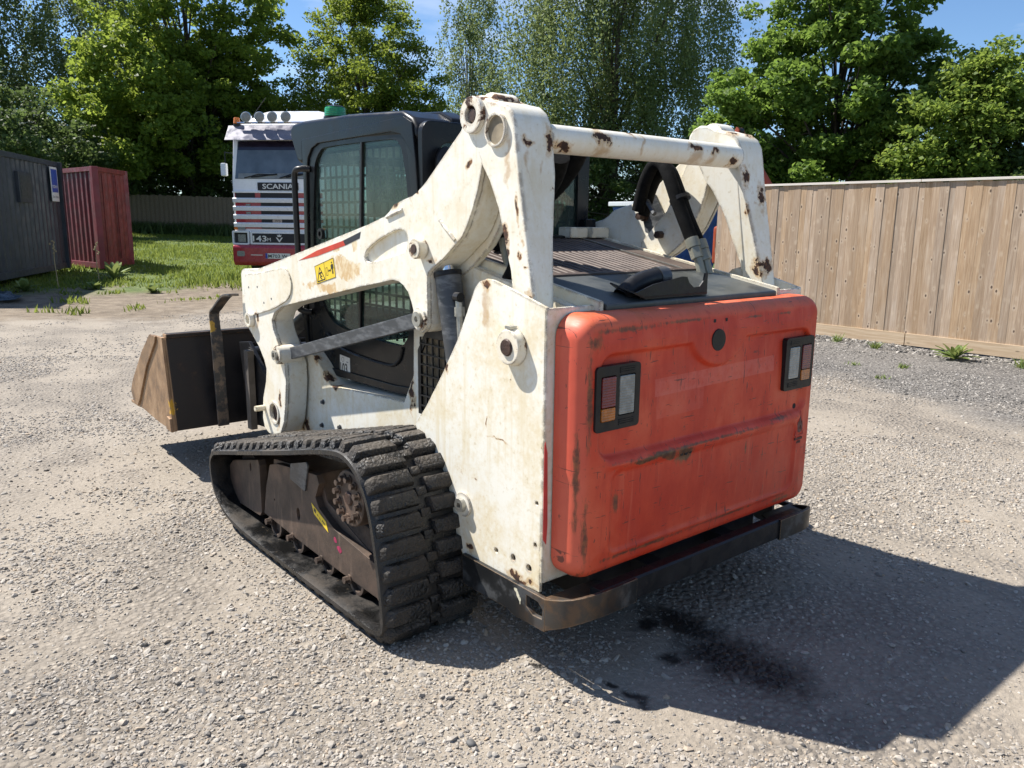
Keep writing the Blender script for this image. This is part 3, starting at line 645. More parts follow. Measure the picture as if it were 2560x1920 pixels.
# ------------------------------------------------------------------ containers
def corrug(p0, p1, z0, z1, depth=.036, pitch=.28, inset=.03):
    """corrugated wall between two plan points; outward is to the right of p0->p1"""
    p0 = Vector((*p0, 0)); p1 = Vector((*p1, 0)); d = p1 - p0; L = d.length; d.normalize(); nr = Vector((d.y, -d.x, 0)); g = G(); pr = []
    s = 0
    while s < L:
        for a, o in ((0, 0), (.07, 0), (.14, -1), (.21, -1)):
            if s + a <= L: pr.append((s + a, o * depth - inset))
        s += pitch
    pr.append((L, -inset)); v = []
    for a, o in pr:
        q = p0 + d * a + nr * o; v += [(q.x, q.y, z0), (q.x, q.y, z1)]
    return g.add(v, [(2 * i, 2 * i + 2, 2 * i + 3, 2 * i + 1) for i in range(len(pr) - 1)])
def container(name, label, corner, dir1, len1, dir2, len2, h, m, m2, group):
    """corner nearest; dir1 / dir2 plan directions of the two walls seen"""
    c = Vector((*corner, 0)); d1 = Vector((*dir1, 0)).normalized(); d2 = Vector((*dir2, 0)).normalized(); z = gz(*corner) + .06
    th = thing(name, label, 'container', (corner[0], corner[1], z - .06), group)
    P = [c, c + d1 * len1, c + d1 * len1 + d2 * len2, c + d2 * len2]; cen = sum(P, Vector()) / 4
    for i in range(4):
        a, b = P[i], P[(i + 1) % 4]; e = (b - a).normalized(); nr = Vector((e.y, -e.x, 0))
        if nr.dot((a + b) / 2 - cen) < 0: a, b = b, a
        obj('wall', corrug((a.x, a.y), (b.x, b.y), z + .12, z + h - .1), m if i in (0, 2) else m2, th, smooth=False)
    for p in P:
        q = p + (cen - p).normalized() * .05
        g = G().box(-.075, .075, -.075, .075, z, z + h); ang = math.atan2(d1.y, d1.x)
        g.xf(lambda w: Matrix.Rotation(ang, 4, 'Z') @ w + Vector((q.x, q.y, 0))); obj('corner_post', g, m, th, .008)
    for i in range(4):
        a, b = P[i], P[(i + 1) % 4]; mid = (a + b) / 2; inw = (cen - mid).normalized() * .05; L = (b - a).length; ang = math.atan2((b - a).y, (b - a).x)
        for z0, z1, nm in ((z, z + .14, 'bottom_rail'), (z + h - .11, z + h, 'top_rail')):
            g = G().box(-L / 2 + .06, L / 2 - .06, -.045, .045, z0, z1); g.xf(lambda w: Matrix.Rotation(ang, 4, 'Z') @ w + Vector(((mid + inw).x, (mid + inw).y, 0)))
            obj(nm, g, m if i in (0, 2) else m2, th, .006)
    obj('roof', G().prism([(p.x + (cen.x - p.x) * .02, p.y + (cen.y - p.y) * .02) for p in P], 'z', z + h - .06, z + h - .015), m, th)
    return th, d1, d2, z
tg, gd1, gd2, gzb = container('site_cabin', 'dark grey corrugated container cabin with a small window and blue sign', (20.9, -1.98), (-3.3, 1.65), 6.05, (1.65, 3.3), 2.44, 2.56, 'cgrey', 'cgrey', None)
cor = Vector((20.9, -1.98, 0)); out = Vector((-gd2.x, -gd2.y, 0))
def on_wall(s, z, off): q = cor + gd1 * s + out * off; return Vector((q.x, q.y, gzb + z))
def wall_box(s0, s1, z0, z1, o0, o1):
    g = G(); v = [on_wall(s, z, o) for s in (s0, s1) for o in (o0, o1) for z in (z0, z1)]
    return g.add(v, [(0, 1, 3, 2), (4, 6, 7, 5), (0, 4, 5, 1), (2, 3, 7, 6), (0, 2, 6, 4), (1, 5, 7, 3)])
w = obj('window', wall_box(2.15, 3.0, 1.55, 2.2, -.04, .03), 'cgrey', tg, .01)
obj('pane', wall_box(2.3, 2.93, 1.63, 2.12, .031, .036), simple('window_pane', (.05, .055, .05), .45, 0, .2), w)
sg = thing('sign', 'blue and white sign board fixed to the dark grey container', 'sign', on_wall(.62, 1.72, .01))
sgp = obj('panel', wall_box(.30, .82, 1.62, 2.42, .002, .016), 'sticker', sg, .003)
obj('blue_field', wall_box(.345, .775, 1.83, 2.37, .0165, .019), 'blue', sg)
text('lettering', 'mcavoy', 'sticker', on_wall(.75, 1.93, .0205), -gd1, (0, 0, 1), .11, sg, .38)
text('lettering', 'Smart Offsite', 'ink', on_wall(.775, 1.70, .0175), -gd1, (0, 0, 1), .06, sg, .42)
tr, rd1, rd2, rzb = container('shipping_container', 'rusty dark red shipping container standing on the grass beside the grey cabin', (20.35, -2.62), (2.0, .32), 2.9, (2.4, -1.62), 2.1, 2.5, 'cred', 'credside', None)
for s in (.45, 1.35):
    p = Vector((20.35, -2.62, 0)) + rd2 * s - rd1 * .01
    obj('lashing_bar', G().tube([(p.x, p.y, rzb + .2), (p.x, p.y, rzb + 2.35)], .02, 8), 'credside', tr)

# ------------------------------------------------------------------ the track loader
LD = thing('track_loader', 'white and red compact track loader with rust-chipped lift arms', 'loader', (1.2, 0, 0))

# --- lower hull
hull = [(.03, .30), (2.28, .33), (2.30, .62), (2.22, .83), (2.08, .87), (1.96, .80), (1.84, .705), (1.14, .745), (1.06, .88), (1.045, 1.33), (.95, 1.44), (.03, 1.255)]
bf = obj('body_frame', G().prism(hull, 'y', -.565, .565), 'white_frame', LD, .012)
for x, z in ((2.18, .60), (1.93, .60), (1.95, .47), (1.75, .50), (1.62, .50), (1.40, .53), (1.25, .57)):
    obj('bolt', G().hexbolt((x, .565, z), (0, 1, 0), .010, .014), 'linkgrey', bf)
# side grille behind the door
gg = G(); 
for i in range(7): gg.box(.70 + i * .045, .706 + i * .045, .574, .581, .74, 1.06)
for i in range(7): gg.box(.70, .975, .576, .583, .76 + i * .045, .766 + i * .045)
gr = obj('side_grille', G().prism([(.68, .72), (1.0, .72), (1.0, 1.0), (.93, 1.10), (.68, 1.10)], 'y', .560, .577, holes=[[(.70, .74), (.975, .74), (.975, .99), (.92, 1.06), (.70, 1.06)]]), 'black', LD, .003)
obj('mesh', gg, 'black', gr)
obj('backing', G().box(.70, .975, .5655, .568, .74, 1.06), simple('dark_cream_inside', (.16, .12, .07), .8, 0, .6, 9), gr)  # backing sheet in a darker cream than the frame

# --- towers (side panel, rear flange, inner plate), left and right
PANEL = [(0, 1.278), (.15, 1.318), (.27, 1.348), (.31, 1.35), (.35, 1.338), (.375, 1.315), (.392, 1.283), (.43, 1.21), (.48, 1.12), (.57, .99), (.63, .91), (.70, .82), (.765, .752), (.768, .735), (.75, .715), (.70, .69), (.655, .65), (.60, .57), (.56, .47), (.52, .40), (.49, .345), (.45, .295), (.01, .305)]
for sgn in (1, -1):
    g = G().prism(PANEL, 'y', .727, .741, holes=[circ(.15, .385, .012, 12), circ(.245, .38, .010, 12), circ(.065, .375, .013, 12), circ(.035, .47, .008, 8), circ(.03, .62, .008, 8)])
    g2 = G().box(-.002, .012, .52, .741, .34, 1.276)
    g3 = G().prism([(.012, 1.20), (.012, .34), (.40, .34), (.55, .9), (.38, 1.25)], 'y', .520, .532)
    if sgn < 0: g, g2, g3 = mirror(g), mirror(g2), mirror(g3)
    tw = obj('side_panel', g, 'white_panel', LD, .0025, label='cream side panel flecked with rust' if sgn > 0 else None)
    obj('rear_flange', g2, 'white_panel', tw, .006); obj('inner_plate', g3, 'white_panel', tw, .004)
    g = G().cyl((.155, sgn * .742, 1.135), (.155, sgn * .775, 1.135), .066, .058, 28); b = obj('pivot_boss', g, 'boss', tw, .004)
    obj('pin', G().cyl((.155, sgn * .776, 1.135), (.155, sgn * .782, 1.135), .030, .026, 16), 'grease', tw); obj('key', G().box(.14, .17, sgn * .745 if sgn > 0 else -.772, sgn * .772 if sgn > 0 else -.745, 1.196, 1.206), 'steel', tw)
    obj('washer', G().cyl((.44, sgn * .742, .50), (.44, sgn * .750, .50), .048, .046, 24), 'boss', tw, .002); obj('pin', G().ring((.44, sgn * .750, .50), (.44, sgn * .768, .50), .026, .011, 18), 'steel', tw); obj('pin_core', G().cyl((.44, sgn * .750, .50), (.44, sgn * .757, .50), .011, n=12), 'grease', tw)
obj('overspray', G().prism([(.738, .84), (.742, .82), (.740, .50), (.726, .48), (.722, .55), (.728, .80)], 'x', -.0045, -.0032), 'redspray', LD)

# --- tailgate: pressed heightfield with rolled rim
TW, Z0, Z1, RC = .705, .362, 1.258, .080
def tail_depth(y, z):
    hw, hh = TW, (Z1 - Z0) / 2; cz = (Z0 + Z1) / 2
    qx = abs(y) - (hw - RC); qz = abs(z - cz) - (hh - RC)
    d = -(math.hypot(max(qx, 0), max(qz, 0)) + min(max(qx, qz), 0) - RC)
    def st(v, a, b): t = min(max((v - a) / (b - a), 0), 1); return t * t * (3 - 2 * t)
    def rr(y, z, y0, z0, w, h, r):
        ax = abs(y - y0) - (w - r); az = abs(z - z0) - (h - r); return math.hypot(max(ax, 0), max(az, 0)) + min(max(ax, az), 0) - r
    e = min(max(d, 0) / .045, 1); x = -.055 - .070 * math.sqrt(max(0, 1 - (1 - e) ** 2)) - .006 * min(1, max(0, d - .045) / .05)
    x -= .012 * (1 - st(abs(z - .82), 0, .6)) * st(d, .02, .3)                      # slight crown
    sd = max(rr(y, z, 0, .955, .622, .178, .06), .16 - math.hypot(y * .9, z - 1.20))    # upper recess with the latch dip
    x += .020 * (1 - st(sd, -.014, .003))
    r2 = rr(y, z, 0, .59, .57, .155, .05); x -= .005 * (1 - st(abs(r2 + .008), .0, .014)); x += .005 * (1 - st(r2, -.012, 0))
    x -= .009 * math.exp(-((z - .757) / .011) ** 2) * st(.60 - abs(y), 0, .05)
    x -= .004 * math.exp(-((y - .3) ** 2 + (z - 1.19) ** 2) / .01) 
    return d, x
def make_tailgate():
    ny, nz = 220, 140; g = G(); V = []
    for i in range(ny + 1):
        for j in range(nz + 1):
            y = -TW + 2 * TW * i / ny; z = Z0 + (Z1 - Z0) * j / nz; d, x = tail_depth(y, z)
            if d < 0:
                cy = math.copysign(TW - RC, y); cz = Z0 + RC if z < .8 else Z1 - RC; v = Vector((y - cy, z - cz)); v = v.normalized() * RC; y, z = cy + v.x, cz + v.y; d, x = tail_depth(y, z)
            V.append((x, y, z))
    g.add(V, [(i * (nz + 1) + j, (i + 1) * (nz + 1) + j, (i + 1) * (nz + 1) + j + 1, i * (nz + 1) + j + 1) for i in range(ny) for j in range(nz)])
    me = bpy.data.meshes.new('tailgate'); bm = bmesh.new(); vs = [bm.verts.new(p) for p in g.v]
    for f in g.f: bm.faces.new([vs[k] for k in f])
    bmesh.ops.remove_doubles(bm, verts=bm.verts, dist=1e-5); bmesh.ops.recalc_face_normals(bm, faces=bm.faces)
    be = [e for e in bm.edges if e.is_boundary]; r = bmesh.ops.extrude_edge_only(bm, edges=be)
    for v in r['geom']:
        if isinstance(v, bmesh.types.BMVert): v.co.x = -.006
    for f in bm.faces: f.smooth = True
    bmesh.ops.recalc_face_normals(bm, faces=bm.faces); bm.to_mesh(me); bm.free(); me.materials.append(mat('red')); me.set_sharp_from_angle(angle=R(50))
    return link(bpy.data.objects.new('tailgate', me), LD)
TG = make_tailgate(); TG['label'] = 'faded red tailgate scuffed with dark scratches'
def tx(y, z): return tail_depth(y, z)[1]
obj('lock_cap', G().cyl((tx(.02, 1.13) + .01, .015, 1.13), (tx(.02, 1.13) - .004, .015, 1.13), .042, .040, 24), 'black', TG, .002)
for y, z, s in ((.035, 1.20, .006), (-.035, 1.20, .006)): obj('slot', G().box(tx(y, z) - .0012, tx(y, z) + .01, y - s, y + s, z - s, z + s), 'dark', TG)
for y, z, r in ((.205, .735, .006), (.18, .735, .008), (.155, .735, .006), (-.56, .80, .012)): obj('hole', G().cyl((tx(y, z) + .01, y, z), (tx(y, z) - .0014, y, z), r, n=12), 'dark', TG)
fx = tx(-.58, .70) - .0018
g = G(); fl = smooth_poly([(-.565, .705), (-.575, .69), (-.59, .685), (-.602, .695), (-.606, .715), (-.598, .74), (-.594, .725), (-.585, .76), (-.578, .73), (-.571, .735)], 2); g.prism(fl, 'x', fx - .0008, fx + .003, holes=[[(-.583, .70), (-.592, .70), (-.59, .72), (-.585, .715)]]); obj('flame_print', g, 'ghostink', TG)
g = G()
for a, b in (((-.555, .675), (-.585, .778)), ((-.585, .778), (-.615, .675)), ((-.615, .675), (-.555, .675))):
    d = Vector((b[0] - a[0], b[1] - a[1])).normalized(); nn = Vector((-d.y, d.x)) * .0014
    g.prism([(a[0] + nn.x, a[1] + nn.y), (b[0] + nn.x, b[1] + nn.y), (b[0] - nn.x, b[1] - nn.y), (a[0] - nn.x, a[1] - nn.y)], 'x', fx - .0006, fx + .002)
obj('triangle_print', g, 'redspray', TG)
for w, z in ((.062, .655), (.036, .64)): 
    g = G(); k = int(w / .0065)
    for i in range(k): g.prism([(-.585 + w / 2 - i * .0065, z), (-.585 + w / 2 - i * .0065 - .0045, z), (-.585 + w / 2 - i * .0065 - .0045, z + .010), (-.585 + w / 2 - i * .0065, z + .010)], 'x', fx - .001, fx + .003)
    obj('worn_print', g, 'ghostink', TG)
# tail lights
for sgn in (1, -1):
    yc = .541 * sgn; X = -.137; ro = yc + .048 * sgn; wo = yc - .040 * sgn
    tl = obj('tail_light', G().prism(rrect(yc, .987, .208, .216, .014, 4), 'x', X, X + .03, holes=[rrect(ro, .987, .068, .150, .004, 2), rrect(wo, .992, .078, .136, .004, 2)]), 'black', LD, .003)
    tl['label'] = 'black framed tail light with red, amber and clear lenses'
    obj('back_tray', G().prism(rrect(yc, .987, .195, .205, .012, 3), 'x', X + .012, X + .026), 'black', tl)
    obj('red_lens', G().prism(rrect(ro, 1.009, .064, .100, .004, 2), 'x', X - .004, X + .014), 'redlens', tl, .003)
    obj('amber_lens', G().prism(rrect(ro, .935, .064, .044, .004, 2), 'x', X - .004, X + .014), 'amberlens', tl, .003)
    obj('clear_lens', G().prism(rrect(wo, .992, .072, .130, .004, 2), 'x', X - .002, X + .014), 'clearlens', tl, .003)
    g = G()
    for z in (1.069, 1.076, 1.083, .909, .902, .895): g.box(X - .0025, X + .005, wo - .036, wo + .036, z - .0018, z + .0018)
    obj('vent_ribs', g, 'black', tl)

# --- bumper: bent plate with side slots
bp = [(.43, .760)] + [(-.04, .760)] + [(-.075, .758), (-.11, .750), (-.142, .733), (-.162, .705), (-.172, .67), (-.177, .62), (-.177, .54), (-.175, .45)]
path = bp
def plate_strip(path, z0, z1, t):
    g = G(); v = []; n = len(path)
    for i, (x, y) in enumerate(path):
        a = Vector(path[max(i - 1, 0)]); b = Vector(path[min(i + 1, n - 1)]); d = (b - a).normalized(); nn = Vector((-d.y, d.x)) * t
        if nn.dot(Vector((x - .4, y))) > 0: nn = -nn
        zz0 = z0(x, y) if callable(z0) else z0
        zz1 = z1(x, y) if callable(z1) else z1
        v += [(x, y, zz0), (x, y, zz1), (x + nn.x, y + nn.y, zz1), (x + nn.x, y + nn.y, zz0)]
    f = [(4 * i + k, 4 * i + (k + 1) % 4, 4 * i + 4 + (k + 1) % 4, 4 * i + 4 + k) for i in range(n - 1) for k in range(4)] + [(0, 1, 2, 3), tuple(4 * (n - 1) + k for k in (3, 2, 1, 0))]
    return g.add(v, f)
core = [p for p in path if p[0] < -.03]
BM = obj('bumper', G().prism([(.0, 0)] and [(-.167, .262), (-.160, .255), (-.12, .255), (-.113, .262), (-.113, .334), (-.12, .341), (-.160, .341), (-.167, .334)], 'y', -.62, .62), 'black', LD)
for sgn in (1, -1): obj('corner_plate', plate_strip(core, lambda x, y: .186 + .066 * min(1, max(0, (-.03 - x) / .14)), lambda x, y: .303 + .038 * min(1, max(0, (-.03 - x) / .14)), .014) if sgn > 0 else mirror(plate_strip([(x, y * .972) for x, y in core], lambda x, y: .186 + .066 * min(1, max(0, (-.03 - x) / .14)), lambda x, y: .303 + .038 * min(1, max(0, (-.03 - x) / .14)), .014)), 'bumper', BM, .003)
for sgn in (1, -1):
    side = [(.43, .31), (.425, .20), (.40, .19), (.16, .195), (.135, .185), (.11, .182), (-.04, .185), (-.04, .305)]
    g = G().prism(side, 'y', .7415, .760, holes=[[(.055, .285), (.055, .245), (.02, .225), (-.025, .228), (-.028, .262), (-.005, .282)]])
    g2 = G().prism([(-.03, .746), (-.03, .52), (-.10, .47), (-.165, .60), (-.15, .68), (-.11, .73)], 'z', .296, .306)
    if sgn < 0: g, g2 = mirror(g), mirror(g2)
    obj('side_plate', g, 'bumper', BM, .003); obj('top_gusset', g2, 'bumper', BM, .002)
for y in (.25, -.2): obj('bracket', G().box(-.16, .0, y - .04, y + .04, .255, .315), 'dark', BM)
obj('belly_pan', G().box(-.0, .45, -.51, .51, .20, .34), 'dark', LD, .01)

# --- engine hood with corrugated grille
def hz(x): return 1.285 + .182 * x
def slab(poly, t0, t1):
    g = G().prism(poly, 'z', t0, t1); return g.xf(lambda p: Vector((p.x, p.y, p.z + hz(p.x))))
HD = obj('hood', slab([(-.035, -.50), (-.035, .505), (.335, .505), (.335, -.50)], -.03, .0), 'hood', LD, .008)
obj('grille_bed', slab([(.338, -.50), (.338, .505), (.985, .505), (.985, -.50)], -.035, -.012), 'slat', HD)
for i in range(22):
    y = .49 - i * .0385
    obj('slat', slab([(.345, y - .017), (.345, y + .013), (.975, y + .013), (.975, y - .017)], -.012, .006), 'slat', HD, .006, 3)
obj('grille_panel', slab([(.345, -.495), (.345, -.365), (.975, -.365), (.975, -.495)], -.012, .004), 'slat', HD, .002)
obj('grille_rod', slab([(.345, -.360), (.345, -.354), (.975, -.354), (.975, -.360)], .004, .009), 'steel', HD)
obj('seam_strip', slab([(.325, -.5), (.325, .505), (.350, .505), (.350, -.5)], .001, .007), 'slat', HD)
for sgn in (1, -1): obj('side_rail', slab([(-.03, sgn * .512), (-.03, sgn * .532), (.985, sgn * .532), (.985, sgn * .512)], -.04, .010), 'white_plain', HD, .005)
obj('front_rail', slab([(.99, -.53), (.99, .53), (1.02, .53), (1.02, -.53)], -.03, .012), 'cab', HD, .004)
for y in (-.48, -.33): obj('hinge_block', G().box(.955, 1.04, y - .06, y + .06, 1.468, 1.52), 'white_plain', LD, .006)
# exhaust outlet and its guard
EX = obj('exhaust', G().tube(spline([(.06, .33, 1.285), (.055, .27, 1.325), (.05, .20, 1.345), (.05, .13, 1.350)], 5), .036, 18, cap=False), 'black', LD)
obj('outlet', G().ring((.05, .165, 1.349), (.05, .115, 1.351), .039, .034, 20), 'linkgrey', EX)
def gz_(x, h): return hz(x) + .003 + h
rw = [(.30, 0), (.36, .022), (.26, .050), (.10, .072), (.075, .070), (.062, .048), (.035, .030), (.0, .032), (-.022, .052), (-.030, .080), (-.045, .080), (-.045, 0)]
g = G(); g.add([(-.025, y, gz_(-.025, h)) for y, h in rw], [tuple(range(len(rw)))])
g.add([(-.025, .36, gz_(-.025, .022)), (.11, .34, gz_(.11, .022)), (.11, .30, gz_(.11, 0)), (-.025, .30, gz_(-.025, 0))], [(0, 1, 2, 3)])
g.add([(-.025, -.045, gz_(-.025, .004)), (-.025, .30, gz_(-.025, .004)), (.11, .30, gz_(.11, .004)), (.11, -.045, gz_(.11, .004))], [(0, 1, 2, 3)])
eg = obj('guard', g, 'black', EX, smooth=False); md = eg.modifiers.new('thick', 'SOLIDIFY'); md.thickness = .006

# --- lift arms
ARM = [(2.62, 1.235), (2.61, 1.255), (2.58, 1.268), (2.40, 1.272), (1.19, 1.522), (1.04, 1.559), (1.0, 1.58), (.968, 1.605), (.89, 1.625), (.83, 1.637), (.797, 1.651), (.765, 1.668), (.733, 1.688), (.51, 1.855), (.475, 1.905), (.42, 1.93), (.37, 1.90), (.37, 1.80), (.387, 1.727), (.41, 1.65), (.444, 1.581), (.475, 1.525), (.507, 1.485), (.628, 1.403), (.698, 1.365), (.722, 1.350), (.734, 1.328), (.732, 1.152), (.745, 1.125), (.77, 1.108), (.80, 1.116), (.818, 1.145), (.829, 1.18), (.848, 1.224), (.872, 1.262), (.906, 1.287), (.94, 1.299), (.985, 1.303), (1.245, 1.259), (1.773, 1.159), (2.02, 1.112), (2.10, 1.093), (2.19, 1.055), (2.225, 1.01), (2.21, .96), (2.13, .86), (2.085, .79), (2.08, .70), (2.10, .58), (2.13, .47), (2.18, .40), (2.25, .372), (2.34, .366), (2.395, .385), (2.415, .44), (2.395, .56), (2.345, .66), (2.33, .736), (2.355, .781), (2.418, .847), (2.554, .936), (2.60, .965), (2.623, 1.0)]
REC = smooth_poly([(1.215, 1.385), (1.19, 1.42), (1.09, 1.465), (.96, 1.505), (.895, 1.505), (.87, 1.48), (.875, 1.435), (.91, 1.415), (1.03, 1.39), (1.17, 1.365)], 2)
for sgn in (1, -1):
    F = (lambda g: g) if sgn > 0 else mirror
    A = obj('lift_arm', F(G().prism(ARM, 'y', .575, .684)), 'white_arm', LD, .010)
    obj('outer_plate', F(G().prism(ARM, 'y', .6841, .702, holes=[REC, circ(2.25, .50, .052, 20, .058)])), 'white_arm', A, .004)
    obj('pad', F(G().prism(smooth_poly([(2.56, 1.21), (2.5, 1.245), (2.36, 1.256), (2.05, 1.300), (1.98, 1.28), (1.95, 1.22), (1.99, 1.15), (2.10, 1.105), (2.2, 1.075), (2.45, 1.02), (2.56, 1.0)], 3), 'y', .7021, .709)), 'white_arm', A, .005)
    obj('boss', F(G().ring((.757, .703, 1.437), (.757, .745, 1.437), .038, .016)), 'boss', A, .003); obj('pin', F(G().cyl((.757, .705, 1.437), (.757, .748, 1.437), .022, .018, 12)), 'grease', A)
    obj('boss', F(G().ring((2.49, .703, .99), (2.49, .732, .99), .042, .026)), 'boss', A, .003)
    obj('collar', F(G().ring((2.25, .690, .50), (2.25, .708, .50), .066, .050)), 'boss', A, .003); obj('socket', F(G().cyl((2.25, .684, .50), (2.25, .6875, .50), .05, n=20)), 'grease', A)
    obj('stop_pin', F(G().cyl((2.38, .70, .505), (2.38, .76, .505), .016, n=14)), 'white_plain', A, .003)
    g = G(); 
    for (a, b) in (((.64, 1.545), (.545, 1.475)), ((1.02, 1.555), (.9, 1.585))):
        d = Vector((b[0] - a[0], b[1] - a[1])); g.tube([(a[0] + d.x * t, .7035, a[1] + d.y * t) for t in (0, .5, 1)], .007, 8)
    obj('pressed_rib', F(g), 'white_arm', A)
    obj('loop', F(G().tube(spline([(2.625, .66, 1.22), (2.665, .66, 1.22), (2.68, .66, 1.19), (2.68, .66, 1.03), (2.665, .66, 1.0), (2.625, .66, 1.0)], 4), .014, 10)), 'white_plain', A)
    g = G()
    for x, z in ((2.50, 1.17), (2.38, 1.18), (2.30, 1.10), (2.20, 1.13)): g.cyl((x, .7091, z), (x, .7098, z), .006, n=10)
    obj('drill_hole', F(g), 'dark', A)
    # inner flange that closes the rear curve of the arm
    if sgn > 0:
        # graphics on the outer plate
        s1 = [(1.86, 1.345), (1.66, 1.400), (1.40, 1.452), (1.38, 1.432), (1.66, 1.374)]
        obj('stripe', G().prism(s1, 'y', .7022, .7030), 'redstripe', A); obj('stripe', G().prism([(1.40, 1.4525), (1.30, 1.478), (1.24, 1.494), (1.25, 1.466), (1.38, 1.4315)], 'y', .7022, .7030), 'blackstripe', A)
        dq = [(1.69, 1.325), (1.50, 1.373), (1.48, 1.285), (1.67, 1.243)]
        D = obj('warning_decal', G().prism(dq, 'y', .7022, .7030), 'yellow', A)
        def dp(u, v):   # u along decal, v up
            a = Vector(dq[3]) + (Vector(dq[2]) - Vector(dq[3])) * u; b = Vector(dq[0]) + (Vector(dq[1]) - Vector(dq[0])) * u; p = a + (b - a) * v; return (p.x, p.y)
        A2 = bpy.data.objects['warning_decal']
        def stroke(pts, w):
            g = G()
            for a, b in zip(pts[:-1], pts[1:]):
                a = Vector(dp(*a)); b = Vector(dp(*b)); d = (b - a).normalized(); nn = Vector((-d.y, d.x)) * w; g.prism([tuple(a + nn), tuple(b + nn), tuple(b - nn), tuple(a - nn)], 'y', .7032, .7036)
            return g
        g = stroke([(.05, .10), (.25, .82), (.45, .10), (.05, .10)], .0026); g.add(*(lambda s: (s.v, s.f))(stroke([(.5, 0), (.5, 1)], .0010))); g.add(*(lambda s: (s.v, s.f))(stroke([(0.0, .01), (1, .01), (1, .99), (0, .99), (0, .01)], .0010)))
        g.add(*(lambda s: (s.v, s.f))(stroke([(.18, .50), (.33, .52)], .004))); g.add(*(lambda s: (s.v, s.f))(stroke([(.22, .44), (.28, .36), (.22, .28), (.30, .16)], .0028))); g.add(*(lambda s: (s.v, s.f))(stroke([(.26, .32), (.33, .30)], .0022)))
        g.add(*(lambda s: (s.v, s.f))(stroke([(.56, .25), (.56, .65), (.64, .65), (.64, .25), (.56, .25)], .0010))); g.add(*(lambda s: (s.v, s.f))(stroke([(.68, .45), (.80, .45)], .0024)))
        g.add(*(lambda s: (s.v, s.f))(stroke([(.71, .52), (.68, .45), (.71, .38)], .0018))); g.add(*(lambda s: (s.v, s.f))(stroke([(.77, .52), (.80, .45), (.77, .38)], .0018)))
        g.add(*(lambda s: (s.v, s.f))(stroke([(.89, .48), (.89, .72)], .007))); g.add(*(lambda s: (s.v, s.f))(stroke([(.87, .50), (.87, .22)], .0024))); g.add(*(lambda s: (s.v, s.f))(stroke([(.91, .50), (.91, .22)], .0024))); g.add(*(lambda s: (s.v, s.f))(stroke([(.89, .77), (.89, .84)], .0045)))
        g.add(*(lambda s: (s.v, s.f))(stroke([(.835, .70), (.835, .48)], .0018))); g.add(*(lambda s: (s.v, s.f))(stroke([(.945, .70), (.945, .48)], .0018)))
        obj('pictogram', g, 'ink', A)
# rear underside plates of the arms read through the gap (second web of the box arm)
for sgn in (1, -1):
    F = (lambda g: g) if sgn > 0 else mirror
    web = [(.40, 1.86), (.375, 1.76), (.385, 1.68), (.415, 1.59), (.455, 1.51), (.50, 1.455), (.61, 1.372), (.69, 1.325), (.75, 1.30), (.75, 1.45), (.6, 1.6), (.5, 1.8)]
    obj('arm_web', F(G().prism(web, 'y', .545, .5745)), 'white_arm', LD, .004)

# --- rear links (uprights) and crossbar
UPR = [(.492, 1.895), (.486, 1.925), (.466, 1.952), (.43, 1.965), (.39, 1.962), (.35, 1.945), (.314, 1.935), (.27, 1.925), (.235, 1.90), (.215, 1.865), (.205, 1.82), (.186, 1.702), (.142, 1.485), (.103, 1.29), (.085, 1.12), (.085, .98), (.235, .98), (.225, 1.20), (.221, 1.323), (.230, 1.38), (.248, 1.429), (.30, 1.588), (.350, 1.68), (.389, 1.73), (.43, 1.80), (.470, 1.85)]
def taper(p):
    if abs(p.y) < .62:
        t = min(max((p.z - 1.28) / (1.72 - 1.28), 0), 1); yi = .625 + (.535 - .625) * t; return Vector((p.x, math.copysign(yi, p.y), p.z))
    return p
for sgn in (1, -1):
    F = (lambda g: g) if sgn > 0 else mirror
    U = obj('rear_link', F(G().prism(UPR, 'y', .55, .703)).xf(taper), 'white_link', LD, .011, 3)
    obj('boss', F(G().ring((.428, .700, 1.900), (.428, .722, 1.900), .062, .030, 28)), 'boss', U, .004); obj('pin', F(G().cyl((.428, .700, 1.900), (.428, .716, 1.900), .034, .02, 16)), 'grease', U)
    obj('tube_end', F(G().ring((.302, .698, 1.842), (.302, .716, 1.842), .056, .047, 28)), 'boss', U, .002); obj('tube_inside', F(G().cyl((.302, .7035, 1.842), (.302, .7055, 1.842), .048, n=24)), simple('tube_inside_paint', (.22, .18, .12), .7, 0, .4, 15), U)
    obj('top_boss', F(G().cyl((.39, .57, 1.915), (.39, .67, 1.915), .060, n=24)), 'white_link', U, .006)
obj('crossbar', G().cyl((.245, -.545, 1.823), (.245, .545, 1.823), .048, n=32), 'white_bar', LD)

